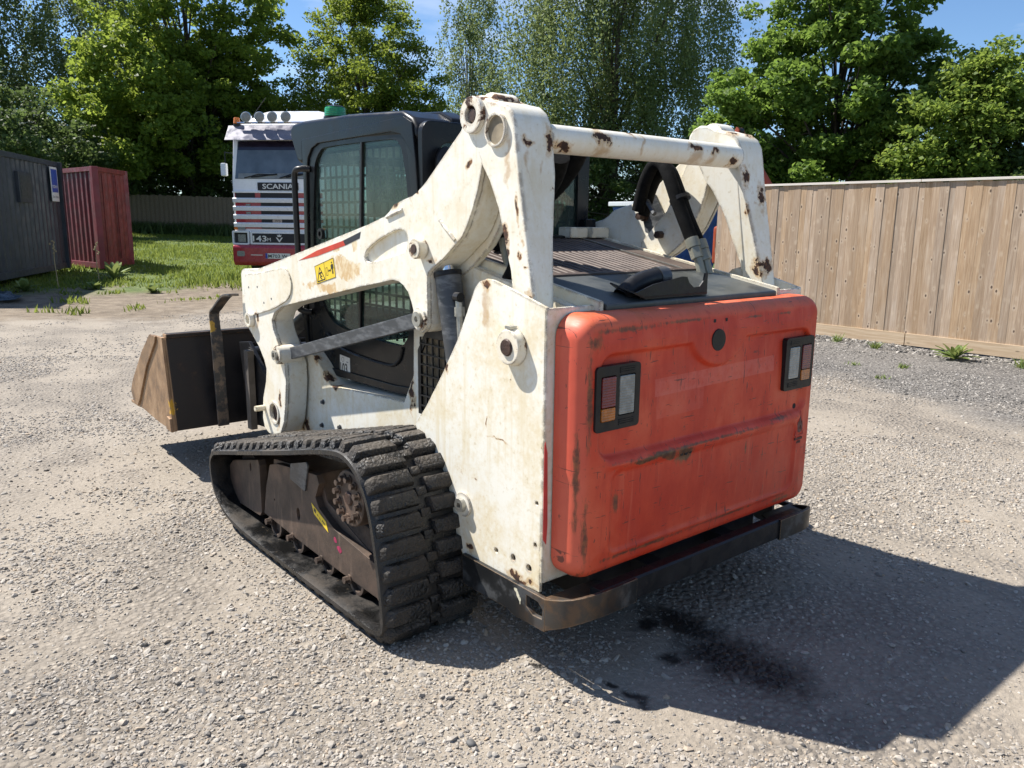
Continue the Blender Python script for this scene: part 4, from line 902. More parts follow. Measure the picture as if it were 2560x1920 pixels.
# --- control links and lift cylinders
for sgn in (1, -1):
    F = (lambda g: g) if sgn > 0 else mirror
    a = Vector((2.10, .845)); b = Vector((.79, 1.165)); d = (b - a).normalized(); nn = Vector((-d.y, d.x)) * .031
    Lk = obj('control_link', F(G().prism([tuple(a + nn), tuple(b + nn), tuple(b - nn), tuple(a - nn)], 'y', .640, .672)), 'linkgrey', LD, .004)
    g = G().prism(circ(2.115, .842, .05, 20), 'y', .60, .735); obj('pivot', F(g), 'boss', Lk, .008); obj('pin', F(G().ring((2.115, .736, .842), (2.115, .750, .842), .026, .014)), 'steel', Lk)
    obj('pivot', F(G().cyl((.782, .61, 1.163), (.782, .712, 1.163), .047, n=24)), 'boss', Lk, .004); obj('pin', F(G().ring((.782, .713, 1.163), (.782, .724, 1.163), .03, .012)), 'steel', Lk)
    C = obj('lift_cylinder', F(G().cyl((.695, .632, 1.345), (.55, .632, .72), .052, n=28)), 'linkgrey', LD, .004)
    obj('rod', F(G().cyl((.693, .632, 1.34), (.725, .632, 1.48), .027, n=20)), 'chrome', C); obj('gland', F(G().cyl((.697, .632, 1.352), (.692, .632, 1.332), .055, n=28)), 'black', C, .003)
    obj('port', F(G().tube([(.64, .64, 1.262), (.585, .66, 1.262), (.578, .66, 1.20), (.57, .66, 1.10)], .013, 8)), 'steel', C); obj('fitting', F(G().cyl((.6, .66, 1.262), (.57, .66, 1.262), .019, n=10)), 'black', C); obj('fitting', F(G().cyl((.579, .66, 1.225), (.577, .66, 1.19), .02, n=6)), 'steel', C)

# --- hydraulic hoses
def hose(name, pts, r, m='hose', k=6, **kw): return obj(name, G().tube(spline(pts, k), r, 12), m, LD, **kw)
hose('hose', [(.70, -.46, 1.60), (.66, -.45, 1.72), (.60, -.44, 1.80), (.54, -.43, 1.80), (.49, -.42, 1.74), (.43, -.42, 1.62), (.36, -.43, 1.48)], .030)
hose('hose', [(.70, -.50, 1.58), (.66, -.50, 1.70), (.60, -.49, 1.775), (.53, -.47, 1.775), (.47, -.455, 1.70), (.41, -.455, 1.58), (.345, -.46, 1.47)], .027)
hb = obj('hose_bracket', G().prism([(.77, 1.60), (.70, 1.69), (.60, 1.54), (.56, 1.49), (.66, 1.47), (.74, 1.50)], 'y', -.572, -.560), 'linkgrey', LD, .004)
for x, z in ((.745, 1.575), (.625, 1.49)): obj('bolt', G().hexbolt((x, -.56, z), (0, 1, 0), .018, .05), 'grease', hb)
obj('clamp_bar', G().tube([(.73, -.50, 1.70), (.60, -.46, 1.585)], .012, 6), 'linkgrey', hb)
obj('cable_tie', G().ring((.445, -.44, 1.655), (.437, -.44, 1.64), .047, .03), 'black', hb)
for y, x, z in ((-.43, .36, 1.48), (-.465, .345, 1.47)):
    f = obj('hose_fitting', G().cyl((x, y, z), (x - .02, y, z - .04), .031, n=14), 'pipe', LD, .003)
    obj('hex_nut', G().cyl((x - .02, y, z - .04), (x - .042, y, z - .085), .030, n=6), 'pipe', f, .003); obj('pipe', G().tube([(x - .04, y, z - .08), (x - .07, y, z - .16)], .019, 10), 'pipe', f)
hose('hose', [(.50, .22, 1.83), (.55, .235, 1.74), (.60, .25, 1.63), (.68, .29, 1.55), (.80, .34, 1.47)], .045)
hose('hose', [(.46, .16, 1.83), (.50, .17, 1.76), (.56, .20, 1.68), (.66, .26, 1.58)], .038)
obj('hose_bundle', G().tube(spline([(.42, .32, 1.79), (.50, .29, 1.70), (.62, .30, 1.59), (.76, .37, 1.46)], 6), .05, 12), 'hose', LD)
hose('pipe', [(.52, .50, 1.48), (.50, .50, 1.42), (.47, .505, 1.36), (.46, .51, 1.24)], .017, 'pipe'); hose('hose', [(.44, .50, 1.52), (.42, .51, 1.42), (.44, .53, 1.34), (.50, .55, 1.26)], .026)

# --- cab
CAB = obj('cab_roof', G().prism([(1.09, 1.88), (1.10, 1.93), (1.14, 1.975), (1.22, 2.01), (1.70, 2.037), (2.18, 2.046), (2.31, 2.04), (2.345, 2.015), (2.34, 1.97), (2.27, 1.85), (2.23, 1.83), (2.19, 1.84), (2.19, 1.93), (1.25, 1.90)], 'y', -.50, .50), 'cab', LD, .035, 4)
for y in (-.25, .25): obj('roof_rib', G().prism([(1.115, 1.94), (1.13, 1.985), (1.22, 2.022), (1.4, 2.035), (1.4, 2.0), (1.15, 1.93)], 'y', y - .05, y + .05), 'cab', CAB, .012)
WALL = [(1.085, .762), (1.30, .748), (2.04, .738), (2.17, .78), (2.24, .88), (2.255, 1.0), (2.205, 1.35), (2.185, 1.75), (2.19, 1.93), (1.20, 1.96), (1.13, 1.93), (1.105, 1.80), (1.08, 1.55), (1.07, 1.3)]
WIN = smooth_poly([(2.075, 1.76), (2.06, 1.83), (2.0, 1.885), (1.92, 1.90), (1.6, 1.90), (1.32, 1.895), (1.25, 1.875), (1.215, 1.81), (1.18, 1.62), (1.17, 1.3), (1.18, 1.08), (1.22, 1.0), (1.30, .975), (1.60, .985), (1.88, 1.01), (2.0, 1.08), (2.09, 1.22), (2.11, 1.45)], 3)
for sgn in (1, -1):
    F = (lambda g: g) if sgn > 0 else mirror
    D = obj('door', F(G().prism(WALL, 'y', .468, .498, holes=[WIN])), 'cab', LD, .004)
    o_ = obj('window_pane', F(G().prism(WIN, 'y', .482, .486)), 'glass', D)
    obj('window_post', F(G().prism([(1.575, 1.905), (1.595, 1.905), (1.660, .985), (1.640, .985)], 'y', .479, .4975)), 'black', D, .003)
    g = G()
    for i in range(15):
        x = 1.20 + i * .062; g.box(x - .006, x + .006, .437, .443, .98, 1.90)
    for i in range(15):
        z = 1.01 + i * .062; g.box(1.19, 2.10, .443, .449, z - .006, z + .006)
    obj('window_guard', F(g), 'dark', D)
    obj('latch', F(G().ring((2.03, .486, 1.47), (2.03, .503, 1.47), .028, .014)), 'black', D)
    g = G().tube(spline([(1.98, .50, .955), (1.80, .503, .89), (1.4, .503, .87), (1.28, .502, .90), (1.24, .501, .97)], 5), .008, 8); obj('door_seal', F(g), 'black', D)
    obj('door_rim', F(G().prism([(x, z + .022) if z > 1.9 else (x, z) for x, z in WALL], 'y', .4981, .508, holes=[[(1.12, .80), (1.31, .785), (2.03, .776), (2.14, .81), (2.20, .9), (2.21, 1.0), (2.165, 1.35), (2.145, 1.78), (2.125, 1.855), (2.08, 1.90), (2.01, 1.922), (1.30, 1.925), (1.22, 1.91), (1.18, 1.87), (1.16, 1.80), (1.125, 1.55), (1.11, 1.3)]])), 'cab', D, .004)
    if sgn > 0:
        S = obj('noise_label', G().prism([(1.86, .742), (1.75, .737), (1.75, .852), (1.855, .858)], 'y', .4985, .4995), 'sticker', D)
        text('print', '103', 'ink', (1.852, .5004, .764), (-1, 0, .0), (0, 0, 1), .056, D, .074, bold=.02); text('print', 'dB', 'ink', (1.774, .5004, .764), (-1, 0, 0), (0, 0, 1), .016, D)
        obj('print', G().ring((1.825, .4996, .836), (1.825, .5000, .836), .013, .0115, 16), 'ink', D); obj('print', G().box(1.768, 1.79, .4996, .5, .826, .829), 'ink', D)
# rear and front frames
RW = rrect(0, 1.665, .84, .42, .07, 5)
B = obj('cab_rear', G().prism(rrect(0, 1.66, .995, .60, .05, 4), 'x', 1.065, 1.10, holes=[RW]), 'cab', LD, .006)
obj('rear_pane', G().prism(RW, 'x', 1.08, 1.084), 'glass', B)
g = G()
for i in range(13): g.box(1.115, 1.121, -.40 + i * .066 - .004, -.40 + i * .066 + .004, 1.46, 1.88)
for i in range(7): g.box(1.121, 1.127, -.42, .42, 1.48 + i * .062 - .004, 1.48 + i * .062 + .004)
obj('rear_guard', g, 'dark', B)
obj('cab_front', G().prism([(-.50, .80), (.50, .80), (.50, 1.93), (-.50, 1.93)], 'x', 2.17, 2.20, holes=[[(-.42, .86), (.42, .86), (.42, 1.84), (-.42, 1.84)]]), 'cab', LD, .005)
obj('cab_floor', G().box(1.09, 2.2, -.466, .466, .745, .80), 'dark', LD)
obj('headliner', G().box(1.13, 2.17, -.464, .464, 1.885, 1.897), simple('grey_headliner', (.34, .35, .33), .8), LD)
st = obj('seat', G().box(1.28, 1.62, -.24, .24, .95, 1.08), 'dark', LD, .03); obj('backrest', G().box(1.22, 1.32, -.23, .23, 1.05, 1.55), 'dark', st, .03); obj('armrest', G().box(1.45, 2.0, .30, .42, 1.02, 1.10), 'dark', st, .02); obj('armrest', G().box(1.45, 2.0, -.42, -.30, 1.02, 1.10), 'dark', st, .02)
hose('grab_bar', [(2.12, .50, 1.80), (2.15, .545, 1.80), (2.19, .55, 1.785), (2.20, .55, 1.72), (2.195, .55, 1.40), (2.20, .55, 1.10), (2.19, .54, 1.06), (2.16, .50, 1.05)], .016, 'black')
BC = obj('green_beacon', G().cyl((2.04, .385, 2.060), (2.04, .385, 2.110), .056, .053, 24), 'greenlens', LD, .008); obj('base', G().cyl((2.04, .385, 2.035), (2.04, .385, 2.062), .060, n=24), 'black', BC); obj('cap', G().cyl((2.04, .385, 2.1105), (2.04, .385, 2.115), .050, .040, 24), 'black', BC)
obj('work_light', G().ball((1.035, .40, 1.78), .035, .05, .075), 'black', LD)
obj('roof_bracket', G().box(1.02, 1.09, -.51, -.44, 1.50, 1.56), 'cab', LD, .006)

# --- undercarriage and rubber tracks
KEY = [(2.08, .428), (2.17, .398), (2.225, .34), (2.236, .27), (2.215, .18), (2.15, .10), (2.04, .04), (1.90, .010), (1.7, .0), (1.4, 0), (1.0, 0), (.7, 0), (.54, .004), (.455, .035), (.425, .10), (.43, .20), (.455, .35), (.495, .51), (.545, .61), (.62, .685), (.71, .722), (.81, .722), (1.0, .684), (1.3, .610), (1.7, .516)]
pts = [Vector((p.x, p.z)) for p in spline([(x, 0, z) for x, z in KEY], 24, True)]
seglen = np.cumsum([0] + [(pts[(i + 1) % len(pts)] - pts[i]).length for i in range(len(pts))]); TOT = seglen[-1]
PX = np.array([p.x for p in pts] + [pts[0].x]); PZ = np.array([p.y for p in pts] + [pts[0].y])
def at(s):
    s = s % TOT; x = float(np.interp(s, seglen, PX)); z = float(np.interp(s, seglen, PZ)); e = .012
    a = Vector((float(np.interp((s - e) % TOT, seglen, PX)), float(np.interp((s - e) % TOT, seglen, PZ)))); b = Vector((float(np.interp((s + e) % TOT, seglen, PX)), float(np.interp((s + e) % TOT, seglen, PZ))))
    t = (b - a).normalized(); n = Vector((-t.y, t.x)); c = Vector((1.3, .3))
    if n.dot(Vector((x, z)) - c) < 0: n = -n
    return Vector((x, z)), t, n
LH = .030
def belt(y0, y1):
    g = G(); M = 200; sec = [(y0, -LH - .006), (y0 + .012, -LH), (y1 - .018, -LH), (y1, -LH - .008), (y1, -LH - .026), (y1 - .03, -LH - .032), (y1 - .05, -LH - .020), (y0 + .05, -LH - .020), (y0 + .03, -LH - .032), (y0, -LH - .026)]; K = len(sec); v = []
    for i in range(M):
        p, t, n = at(TOT * i / M)
        for y, h in sec: q = p + n * h; v.append((q.x, y, q.y))
    return g.add(v, [(i * K + k, i * K + (k + 1) % K, ((i + 1) % M) * K + (k + 1) % K, ((i + 1) % M) * K + k) for i in range(M) for k in range(K)])
NL = 52
def lug_mesh(w, kind):
    """local x along travel, y across, z outward"""
    l = .0335; e = .009
    low = [(-l, -w / 2), (l, -w / 2), (l, w / 2), (-l, w / 2)]
    if kind == 0: top = [(-l + e, -w / 2 + .010), (l - e * .6, -w / 2 + .022), (l - e * .8, w / 2 - .03), (l * .25, w / 2 - .016), (-l + e, w / 2 - .016)]; low = [(-l, -w / 2), (l, -w / 2 + .010), (l, w / 2 - .014), (l * .35, w / 2), (-l, w / 2)]
    else: top = [(-l + e, -w / 2 + .012), (l * .3, -w / 2 + .012), (l - e, -w / 2 + .028), (l - e, w / 2 - .010), (-l + e, w / 2 - .018)]; low = [(-l, -w / 2), (l * .4, -w / 2), (l, -w / 2 + .016), (l, w / 2), (-l, w / 2 - .008)]
    n = len(low); v = [(x, y, -.006) for x, y in low] + [(x, y, LH) for x, y in top]
    g = G().add(v, [tuple(range(n))[::-1], tuple(range(n, 2 * n))] + [(i, (i + 1) % n, n + (i + 1) % n, n + i) for i in range(n)])
    me = mesh_from('tread_lug', g, .005, 2); me.materials.append(mat('lug')); return me
LM = [lug_mesh(.198, 0), lug_mesh(.188, 1)]
gc = G().box(-.016, .016, -.022, .022, -.006, LH * .7); CM = mesh_from('centre_block', gc, .005); CM.materials.append(mat('lug'))
gd = G().box(-.012, .012, -.03, .03, -.03, .0); DM = mesh_from('drive_lug', gd, .004); DM.materials.append(mat('under'))
for sgn in (1, -1):
    y0, y1 = (.665, 1.09) if sgn > 0 else (-1.09, -.665)
    T = obj('rubber_track', belt(y0, y1), 'rubber', LD, angle=50)
    for i in range(NL):
        s = TOT * i / NL
        for me, yc, ds in ((LM[0], .985, 0), (LM[1], .765, .5), (CM, .874, .25), (DM, .875, .0)):
            p, t, n = at(s + ds * TOT / NL); q = p - n * (LH if me is not DM else LH + .032)
            o = bpy.data.objects.new(me.name, me); link(o, T)
            M4 = Matrix(((t.x, 0, n.x, q.x), (0, sgn, 0, yc * sgn), (t.y, 0, n.y, q.y), (0, 0, 0, 1)))
            if t.x * n.y - t.y * n.x < 0: M4 = Matrix(((t.x, 0, n.x, q.x), (0, -sgn * -1, 0, yc * sgn), (t.y, 0, n.y, q.y), (0, 0, 0, 1)))
            o.matrix_local = M4
for sgn in (1, -1):
    F = (lambda g: g) if sgn > 0 else mirror
    main = [(1.76, .13), (1.72, .28), (1.665, .40), (1.58, .425), (1.17, .475), (1.15, .44), (1.19, .37), (1.16, .33), (1.02, .275), (.66, .235), (.60, .20), (.59, .11), (.62, .098), (1.0, .100), (1.4, .112)]
    U = obj('track_frame', F(G().prism(main, 'y', .955, .985, holes=[circ(1.37, .24, .018, 16, .030), circ(1.63, .235, .006, 10)])), 'under', LD, .005)
    obj('frame_box', F(G().prism([(1.75, .14), (1.69, .42), (1.2, .47), (1.14, .36), (.64, .20), (.62, .12), (1.0, .12)], 'y', .78, .9545)), 'under', U, .006)
    obj('idler_guard', F(G().prism([(2.175, .095), (2.175, .275), (2.12, .315), (1.79, .395), (1.775, .37), (1.775, .13), (1.80, .105)], 'y', .955, .992, holes=[circ(1.89, .335, .010, 14, .022)])), 'under', U, .008)
    obj('flap', F(G().prism([(1.425, .395), (1.41, .47), (1.25, .515), (1.235, .50), (1.275, .375)], 'y', .986, .994)), 'linkgrey', U, .002)
    for x, z in ((1.68, .115), (1.44, .108), (1.15, .098), (.90, .100), (.62, .135)):
        if x > .7:
            rl = obj('roller', F(G().cyl((x - .05, .80, .108), (x - .05, .965, .108), .060, n=28)), 'under', U, .006); obj('roller_rim', F(G().ring((x - .05, .9655, .108), (x - .05, .984, .108), .062, .046, 28)), 'under', U, .002)
        obj('roller_bolt', F(G().hexbolt((x, .985, z), (0, 1, 0), .015, .028)), 'under', U)
    obj('idler', F(G().ring((2.02, .80, .215), (2.02, .94, .215), .155, .10, 36)), 'under', U, .006)
    H = obj('drive_hub', F(G().cyl((.79, .86, .488), (.79, 1.035, .488), .118, .112, 36)), 'under', LD, .008)
    for i in range(12):
        a = 2 * math.pi * (i + .3) / 12; obj('hub_bolt', F(G().hexbolt((.79 + .082 * math.cos(a), 1.035, .488 + .082 * math.sin(a)), (0, 1, 0), .0125, .024)), 'under', H)
    obj('hub_cap', F(G().cyl((.79, 1.035, .488), (.79, 1.043, .488), .030, .024, 20)), 'grease', H, .002)
    obj('sprocket', F(G().ring((.79, .84, .488), (.79, .90, .488), .185, .10, 40)), 'under', H, .004)
    obj('mud', F(G().prism([(1.15, .33), (.62, .205), (.60, .24), (.64, .30), (.75, .34), (.95, .36)], 'y', .80, .95)), simple('caked_mud', (.045, .032, .024), .95, 0, .6, 30, 1.0, 70), U, .01)
    if sgn > 0:
        dl = obj('decal', G().prism([(1.228, .335), (1.205, .290), (1.075, .245), (1.095, .288)], 'y', .9855, .9865), 'yellow', U, label='yellow warning sticker on the track frame')
        g = G()
        for a, b, w in (((1.205, .312), (1.185, .305), .008), ((1.175, .298), (1.165, .29), .002), ((1.155, .288), (1.145, .28), .002), ((1.13, .283), (1.105, .272), .003)):
            g.prism([(a[0], a[1] + w), (b[0], b[1] + w), (b[0], b[1] - w), (a[0], a[1] - w)], 'y', .9867, .987)
        obj('decal_print', g, 'ink', U)
        obj('marker_scrawl', G().prism(smooth_poly([(1.005, .205), (.98, .215), (.96, .20), (.975, .185), (.99, .19)], 2), 'y', .9855, .986), 'magenta', U)
        obj('marker_scrawl', G().prism(smooth_poly([(1.03, .235), (1.015, .245), (1.0, .225), (1.02, .22)], 2), 'y', .9855, .986), 'magenta', U)

# --- coupler and bucket
BK = obj('bucket', G().prism([(3.00, .285), (3.10, .84), (3.135, .84), (3.06, .42), (3.10, .335), (3.18, .315), (3.86, .315), (3.86, .295), (3.17, .285)], 'y', -1.0, 1.0), 'bucket', LD, .004)
SIDE = [(3.0, .282), (3.05, .45), (3.11, .84), (3.32, .835), (3.52, .70), (3.78, .48), (3.84, .40), (3.80, .34), (3.70, .315), (3.30, .285)]
for y in (1.0, -1.02): obj('side_plate', G().prism(SIDE, 'y', y - .002, y + .018), 'bucket', BK, .003)
obj('wear_strip', G().prism([(3.32, .838), (3.52, .703), (3.78, .483), (3.845, .40), (3.80, .335), (3.72, .312), (3.66, .36), (3.44, .62), (3.22, .80), (3.20, .84)], 'y', 1.0165, 1.030), 'bucket', BK, .003)
obj('wear_plate', G().prism([(3.0, .28), (3.02, .36), (3.07, .37), (3.10, .285)], 'y', 1.0165, 1.034), 'bucket', BK, .004)
obj('top_edge', G().box(3.085, 3.15, -1.0, 1.0, .838, .862), 'bucket', BK, .005)
obj('cutting_edge', G().box(3.78, 3.98, -1.0, 1.0, .288, .308), 'bucket', BK, .004)
for y in (.55, -.55): obj('rib', G().prism([(3.01, .30), (2.96, .36), (2.99, .70), (3.07, .72)], 'y', y - .012, y + .012), 'bucket', BK, .003)
CP = obj('coupler', G().prism([(2.80, .33), (2.86, .33), (2.96, .78), (2.90, .80)], 'y', -.60, .60, ), 'black', LD, .006)
for y in (.60, .30, -.30, -.60):
    obj('cheek', G().prism([(2.45, .34), (2.85, .31), (2.95, .80), (2.80, .82), (2.5, .60)], 'y', y - .012, y + .012), 'black', CP, .004)
obj('cross_tube', G().cyl((2.78, -.62, .74), (2.78, .62, .74), .05, n=20), 'black', CP); obj('lower_tube', G().cyl((2.44, -.60, .45), (2.44, .60, .45), .045, n=20), 'black', CP); obj('wedge', G().box(2.70, 2.76, .62, .66, .30, .78), 'grime', CP, .004)
HB = G(); hp = spline([(2.62, .75, 1.12), (2.72, .75, 1.11), (2.80, .75, 1.075), (2.90, .75, 1.02), (2.955, .75, .985), (2.95, .75, .90), (2.935, .75, .80), (2.925, .75, .55), (2.91, .75, .30)], 4)
v = []
for i, p in enumerate(hp):
    t = (hp[min(i + 1, len(hp) - 1)] - hp[max(i - 1, 0)]).normalized(); n = Vector((-t.z, 0, t.x)) * .007; wdt = .030 if i < 22 else .034
    v += [p + n + Vector((0, wdt, 0)), p + n - Vector((0, wdt, 0)), p - n - Vector((0, wdt, 0)), p - n + Vector((0, wdt, 0))]
HB.add(v, [(4 * i + k, 4 * i + (k + 1) % 4, 4 * i + 4 + (k + 1) % 4, 4 * i + 4 + k) for i in range(len(hp) - 1) for k in range(4)] + [(0, 1, 2, 3), tuple(4 * (len(hp) - 1) + k for k in (3, 2, 1, 0))])
nh = N('bent_bar_steel'); oh = nh.obj(); nhd = nh.noise(oh, 14, 5, .7); nh.fin(nh.mix(nh.ss(nh.spots([(2.95, .78, .90, .03, .03, .04)], oh, .5, 25), .8, 1, .9, 0), nh.mix(nh.ss(nhd, .45, .6), (.05, .05, .052), (.17, .13, .10)), (.45, .28, .04)), .4, .4)
obj('step_bar', HB, nh.m, LD, .003, smooth=False)
for sgn in (1, -1):
    F = (lambda g: g) if sgn > 0 else mirror
    tc = obj('tilt_cylinder', F(G().cyl((2.30, .45, 1.02), (2.62, .45, .86), .042, n=20)), 'linkgrey', LD); obj('rod', F(G().cyl((2.62, .45, .86), (2.80, .45, .76), .022, n=16)), 'chrome', tc)
obj('arm_tie', G().cyl((2.52, -.58, 1.10), (2.52, .58, 1.10), .06, n=24), 'white_arm', LD)

# ------------------------------------------------------------------ parked lorry behind the loader
TP = Vector((16.75, -5.78, 0)); TP.z = .15
tdir = Vector((CAM.x - TP.x, CAM.y - TP.y, 0)).normalized(); ang = math.atan2(tdir.y, tdir.x) - R(23)
TK = bpy.data.objects.new('parked_lorry', None); col.objects.link(TK); TK.location = TP; TK.rotation_euler = (0, 0, ang); TK.scale = (.95, .97, .91)
tag(TK, 'white and red lorry with roof spotlights parked behind the loader', 'lorry')
# local frame: +x out of the front, y to the lorry's left (image right), z up; image left is -y
def tk(name, g, m, parent=TK, bevel=0, **kw): return obj(name, g, m, parent, bevel, **kw)
HWD = 1.19
cabp = [(-.02, .75), (0, 1.0), (0, 2.50), (-.16, 3.55), (-.22, 3.66), (-.5, 3.78), (-2.3, 3.80), (-2.3, .75)]
CB = tk('cab', G().prism([(x, z) for x, z in cabp], 'y', -HWD, HWD), 'twhite', bevel=.05)
# windscreen on the sloping face
def wf(u, v):  # u across -1..1, v 0..1 up the screen
    z = 2.53 + 1.02 * v; x = 0.006 - .16 * (z - 2.5) / 1.05; return (x, u * HWD * (.95 - .05 * v), z)
def wquad(u0, u1, v0, v1, off, t=.006):
    g = G(); c = [wf(u0, v0), wf(u1, v0), wf(u1, v1), wf(u0, v1)]; g.add([(x + off, y, z) for x, y, z in c] + [(x + off + t, y, z) for x, y, z in c], [(0, 1, 2, 3), (4, 5, 6, 7), (0, 1, 5, 4), (1, 2, 6, 5), (2, 3, 7, 6), (3, 0, 4, 7)]); return g
scr = simple('windscreen', (.09, .115, .14), .06, 0, .5, 1.2)
WS = tk('windscreen', wquad(-.97, .97, .02, .97, .004), scr)
tk('screen_band', wquad(-.95, .95, .74, .965, .0105, .002), simple('tinted_band', (.02, .015, .03), .12, 0, .3), WS); tk('dash_sheen', wquad(-.9, .9, .03, .16, .0105, .002), simple('painted_dash_reflection', (.20, .21, .20), .3, 0, .4, 2), WS)  # lower pale strip paints a dashboard reflection onto the screen
for s0, s1 in (((-.75, .045), (-.12, .13)), ((.05, .04), (.62, .15))):
    a = Vector(wf(*s0)); b = Vector(wf(*s1)); off = Vector((.03, 0, 0)); w_ = tk('wiper', G().tube([a + off, a.lerp(b, .5) + off + Vector((0, 0, .05)), b + off], .014, 6), 'black'); tk('blade', G().tube([a.lerp(b, .25) + off, b + off + Vector((0, .12, .01))], .018, 6), 'black', w_)
# visor, roof and lamps
VS = tk('sun_visor', G().prism([(-.10, 3.86), (.20, 3.50), (.22, 3.51), (-.06, 3.90)], 'y', -1.22, 1.22), 'visor', bevel=.01)
tk('visor_band', G().prism([(.025, 3.735), (.135, 3.60), (.14, 3.605), (.03, 3.74)], 'y', -1.1, 1.1), simple('visor_film', (.10, .06, .11), .2, .3, .5, 4), VS)
text('visor_lettering', 'WRENN', 'silverprint', (.05, -1.0, 3.735), (0, 1, 0), (-.6, 0, .8), .13, VS, .95)
tk('roof', G().prism([(-.14, 3.80), (-.12, 3.93), (-.3, 3.98), (-2.3, 3.98), (-2.3, 3.76)], 'y', -1.12, 1.12), 'twhite', bevel=.05)
df = G(); prof = []
for u in np.linspace(-1, 1, 15):
    y = 1.12 * u; top = 4.44 - .22 * max(0, abs(u) - .62) ** 1.5 * 6
    prof.append([(-.35, y * .92, 3.96), (-.75, y * .97, 3.98 + (top - 3.98) * .55), (-1.25, y, 3.98 + (top - 3.98) * .92), (-3.0, y * 1.03, top)])
df.add([p for r_ in prof for p in r_], [(i * 4 + j, i * 4 + j + 1, i * 4 + 4 + j + 1, i * 4 + 4 + j) for i in range(14) for j in range(3)])
df.xf(lambda p: Vector((p.x, p.y, p.z)))
d_ = tk('air_deflector', df, 'twhite'); sm = d_.modifiers.new('thick', 'SOLIDIFY'); sm.thickness = .03
for y in (-.70, -.36, -.04, .30): 
    L_ = tk('roof_spotlight', G().cyl((-.02, y, 4.09), (.09, y, 4.09), .11, .135, 24), 'chrome', bevel=.01); tk('lens', G().cyl((.0905, y, 4.09), (.100, y, 4.09), .124, .10, 24), 'clearlens', L_); tk('bracket', G().cyl((.03, y, 3.93), (.03, y, 4.0), .02, n=8), 'steel', L_)
tk('lamp_rail', G().tube([(.03, -.95, 3.95), (.03, .95, 3.95)], .025, 8), 'chrome')
BL = tk('orange_beacon', G().cyl((-.1, -1.02, 3.94), (-.1, -1.02, 4.10), .085, .07, 18), 'orangelens', bevel=.02); tk('base', G().cyl((-.1, -1.02, 3.89), (-.1, -1.02, 3.94), .09, n=18), 'black', BL)
tk('aerial', G().tube([(-.3, -.9, 3.9), (-.2, -.3, 4.6)], .006, 5), 'black'); tk('exhaust_stack', G().cyl((-3.45, 1.12, 1.0), (-3.45, 1.12, 4.62), .09, n=18), 'chrome')
# front: badge band, slats, grille
tk('badge_band', G().box(.0, .035, -.52, .52, 2.26, 2.46), 'tdark', bevel=.01); text('badge_lettering', 'SCANIA', 'sticker', (.038, -.39, 2.30), (0, 1, 0), (0, 0, 1), .13, TK, .80, bold=.02)
GR = tk('grille', G().box(.002, .02, -1.12, 1.12, 1.27, 2.20), 'tred')
tk('grille_mesh', G().box(.021, .026, -.46, .46, 1.27, 2.20), 'tdark', GR); tk('grille_mesh', G().box(.021, .026, -1.10, -.60, 2.06, 2.20), 'tdark', GR)
for i, z in enumerate((2.00, 1.79, 1.575, 1.365)): tk('slat', G().prism([(.0, z - .062), (.06, z - .055), (.07, z + .04), (.05, z + .065), (.0, z + .07)], 'y', -1.17, 1.17), 'tgrey', bevel=.006)
tk('slat', G().prism([(.0, 2.19), (.05, 2.195), (.05, 2.235), (.0, 2.24)], 'y', -1.17, 1.17), 'twhite', bevel=.006)
tk('maker_plate', G().prism(rrect(-.05, 1.475, .24, .10, .03, 3), 'x', .026, .034), simple('cream_plate', (.42, .34, .28), .4)); text('plate_lettering', 'Wb', 'ink', (.0365, -.11, 1.445), (0, 1, 0), (0, 0, 1), .07, TK)
for y in (-.86, -.86): pass
tk('marker_lamp', G().box(.021, .05, -.84, -.72, 1.865, 1.905), 'clearlens', bevel=.006); tk('marker_lamp', G().box(.021, .05, -.84, -.72, 1.655, 1.70), 'clearlens', bevel=.006)
for sgn in (-1, 1):
    tk('indicator', G().box(.0, .06, sgn * 1.0 - .17, sgn * 1.0 - .08, 1.245, 1.32) if sgn < 0 else G().box(.0, .06, 1.08, 1.17, 1.245, 1.32), 'orangelens', bevel=.006); tk('side_lamp', G().box(.0, .055, sgn * .99 - .08, sgn * .99 + .10, 1.245, 1.32), 'clearlens', bevel=.006)
    hd = tk('headlamp', G().prism(rrect(sgn * 1.0, 1.03, .44, .36, .03, 3), 'x', -.05, .09, holes=[rrect(sgn * 1.0, 1.03, .36, .27, .02, 3)]), 'tgrey', bevel=.01); tk('bowl', G().prism(rrect(sgn * 1.0, 1.03, .37, .28, .02, 3), 'x', -.04, .03), 'tdark', hd); tk('lens', G().prism(rrect(sgn * 1.0 + .02, 1.02, .20, .20, .02, 3), 'x', .0305, .06), 'clearlens', hd, .01)
    fg = tk('fog_lamp', G().prism(rrect(sgn * .98, .62, .26, .19, .04, 3), 'x', .10, .155), 'tdark', bevel=.01); tk('lens', G().prism(rrect(sgn * .98, .62, .20, .14, .03, 3), 'x', .1555, .165), 'clearlens', fg)
PN = tk('model_panel', G().box(-.04, .07, -.76, .76, .86, 1.20), 'tgrey', bevel=.01); tk('panel_mesh', G().box(.0705, .075, -.70, .70, .91, 1.15), 'tdark', PN)
text('model_lettering', '143', 'sticker', (.080, -.69, .945), (0, 1, 0), (0, 0, 1), .15, PN, .36, bold=.02); text('model_lettering', 'M', 'sticker', (.080, -.31, .945), (0, 1, 0), (0, 0, 1), .10, PN)
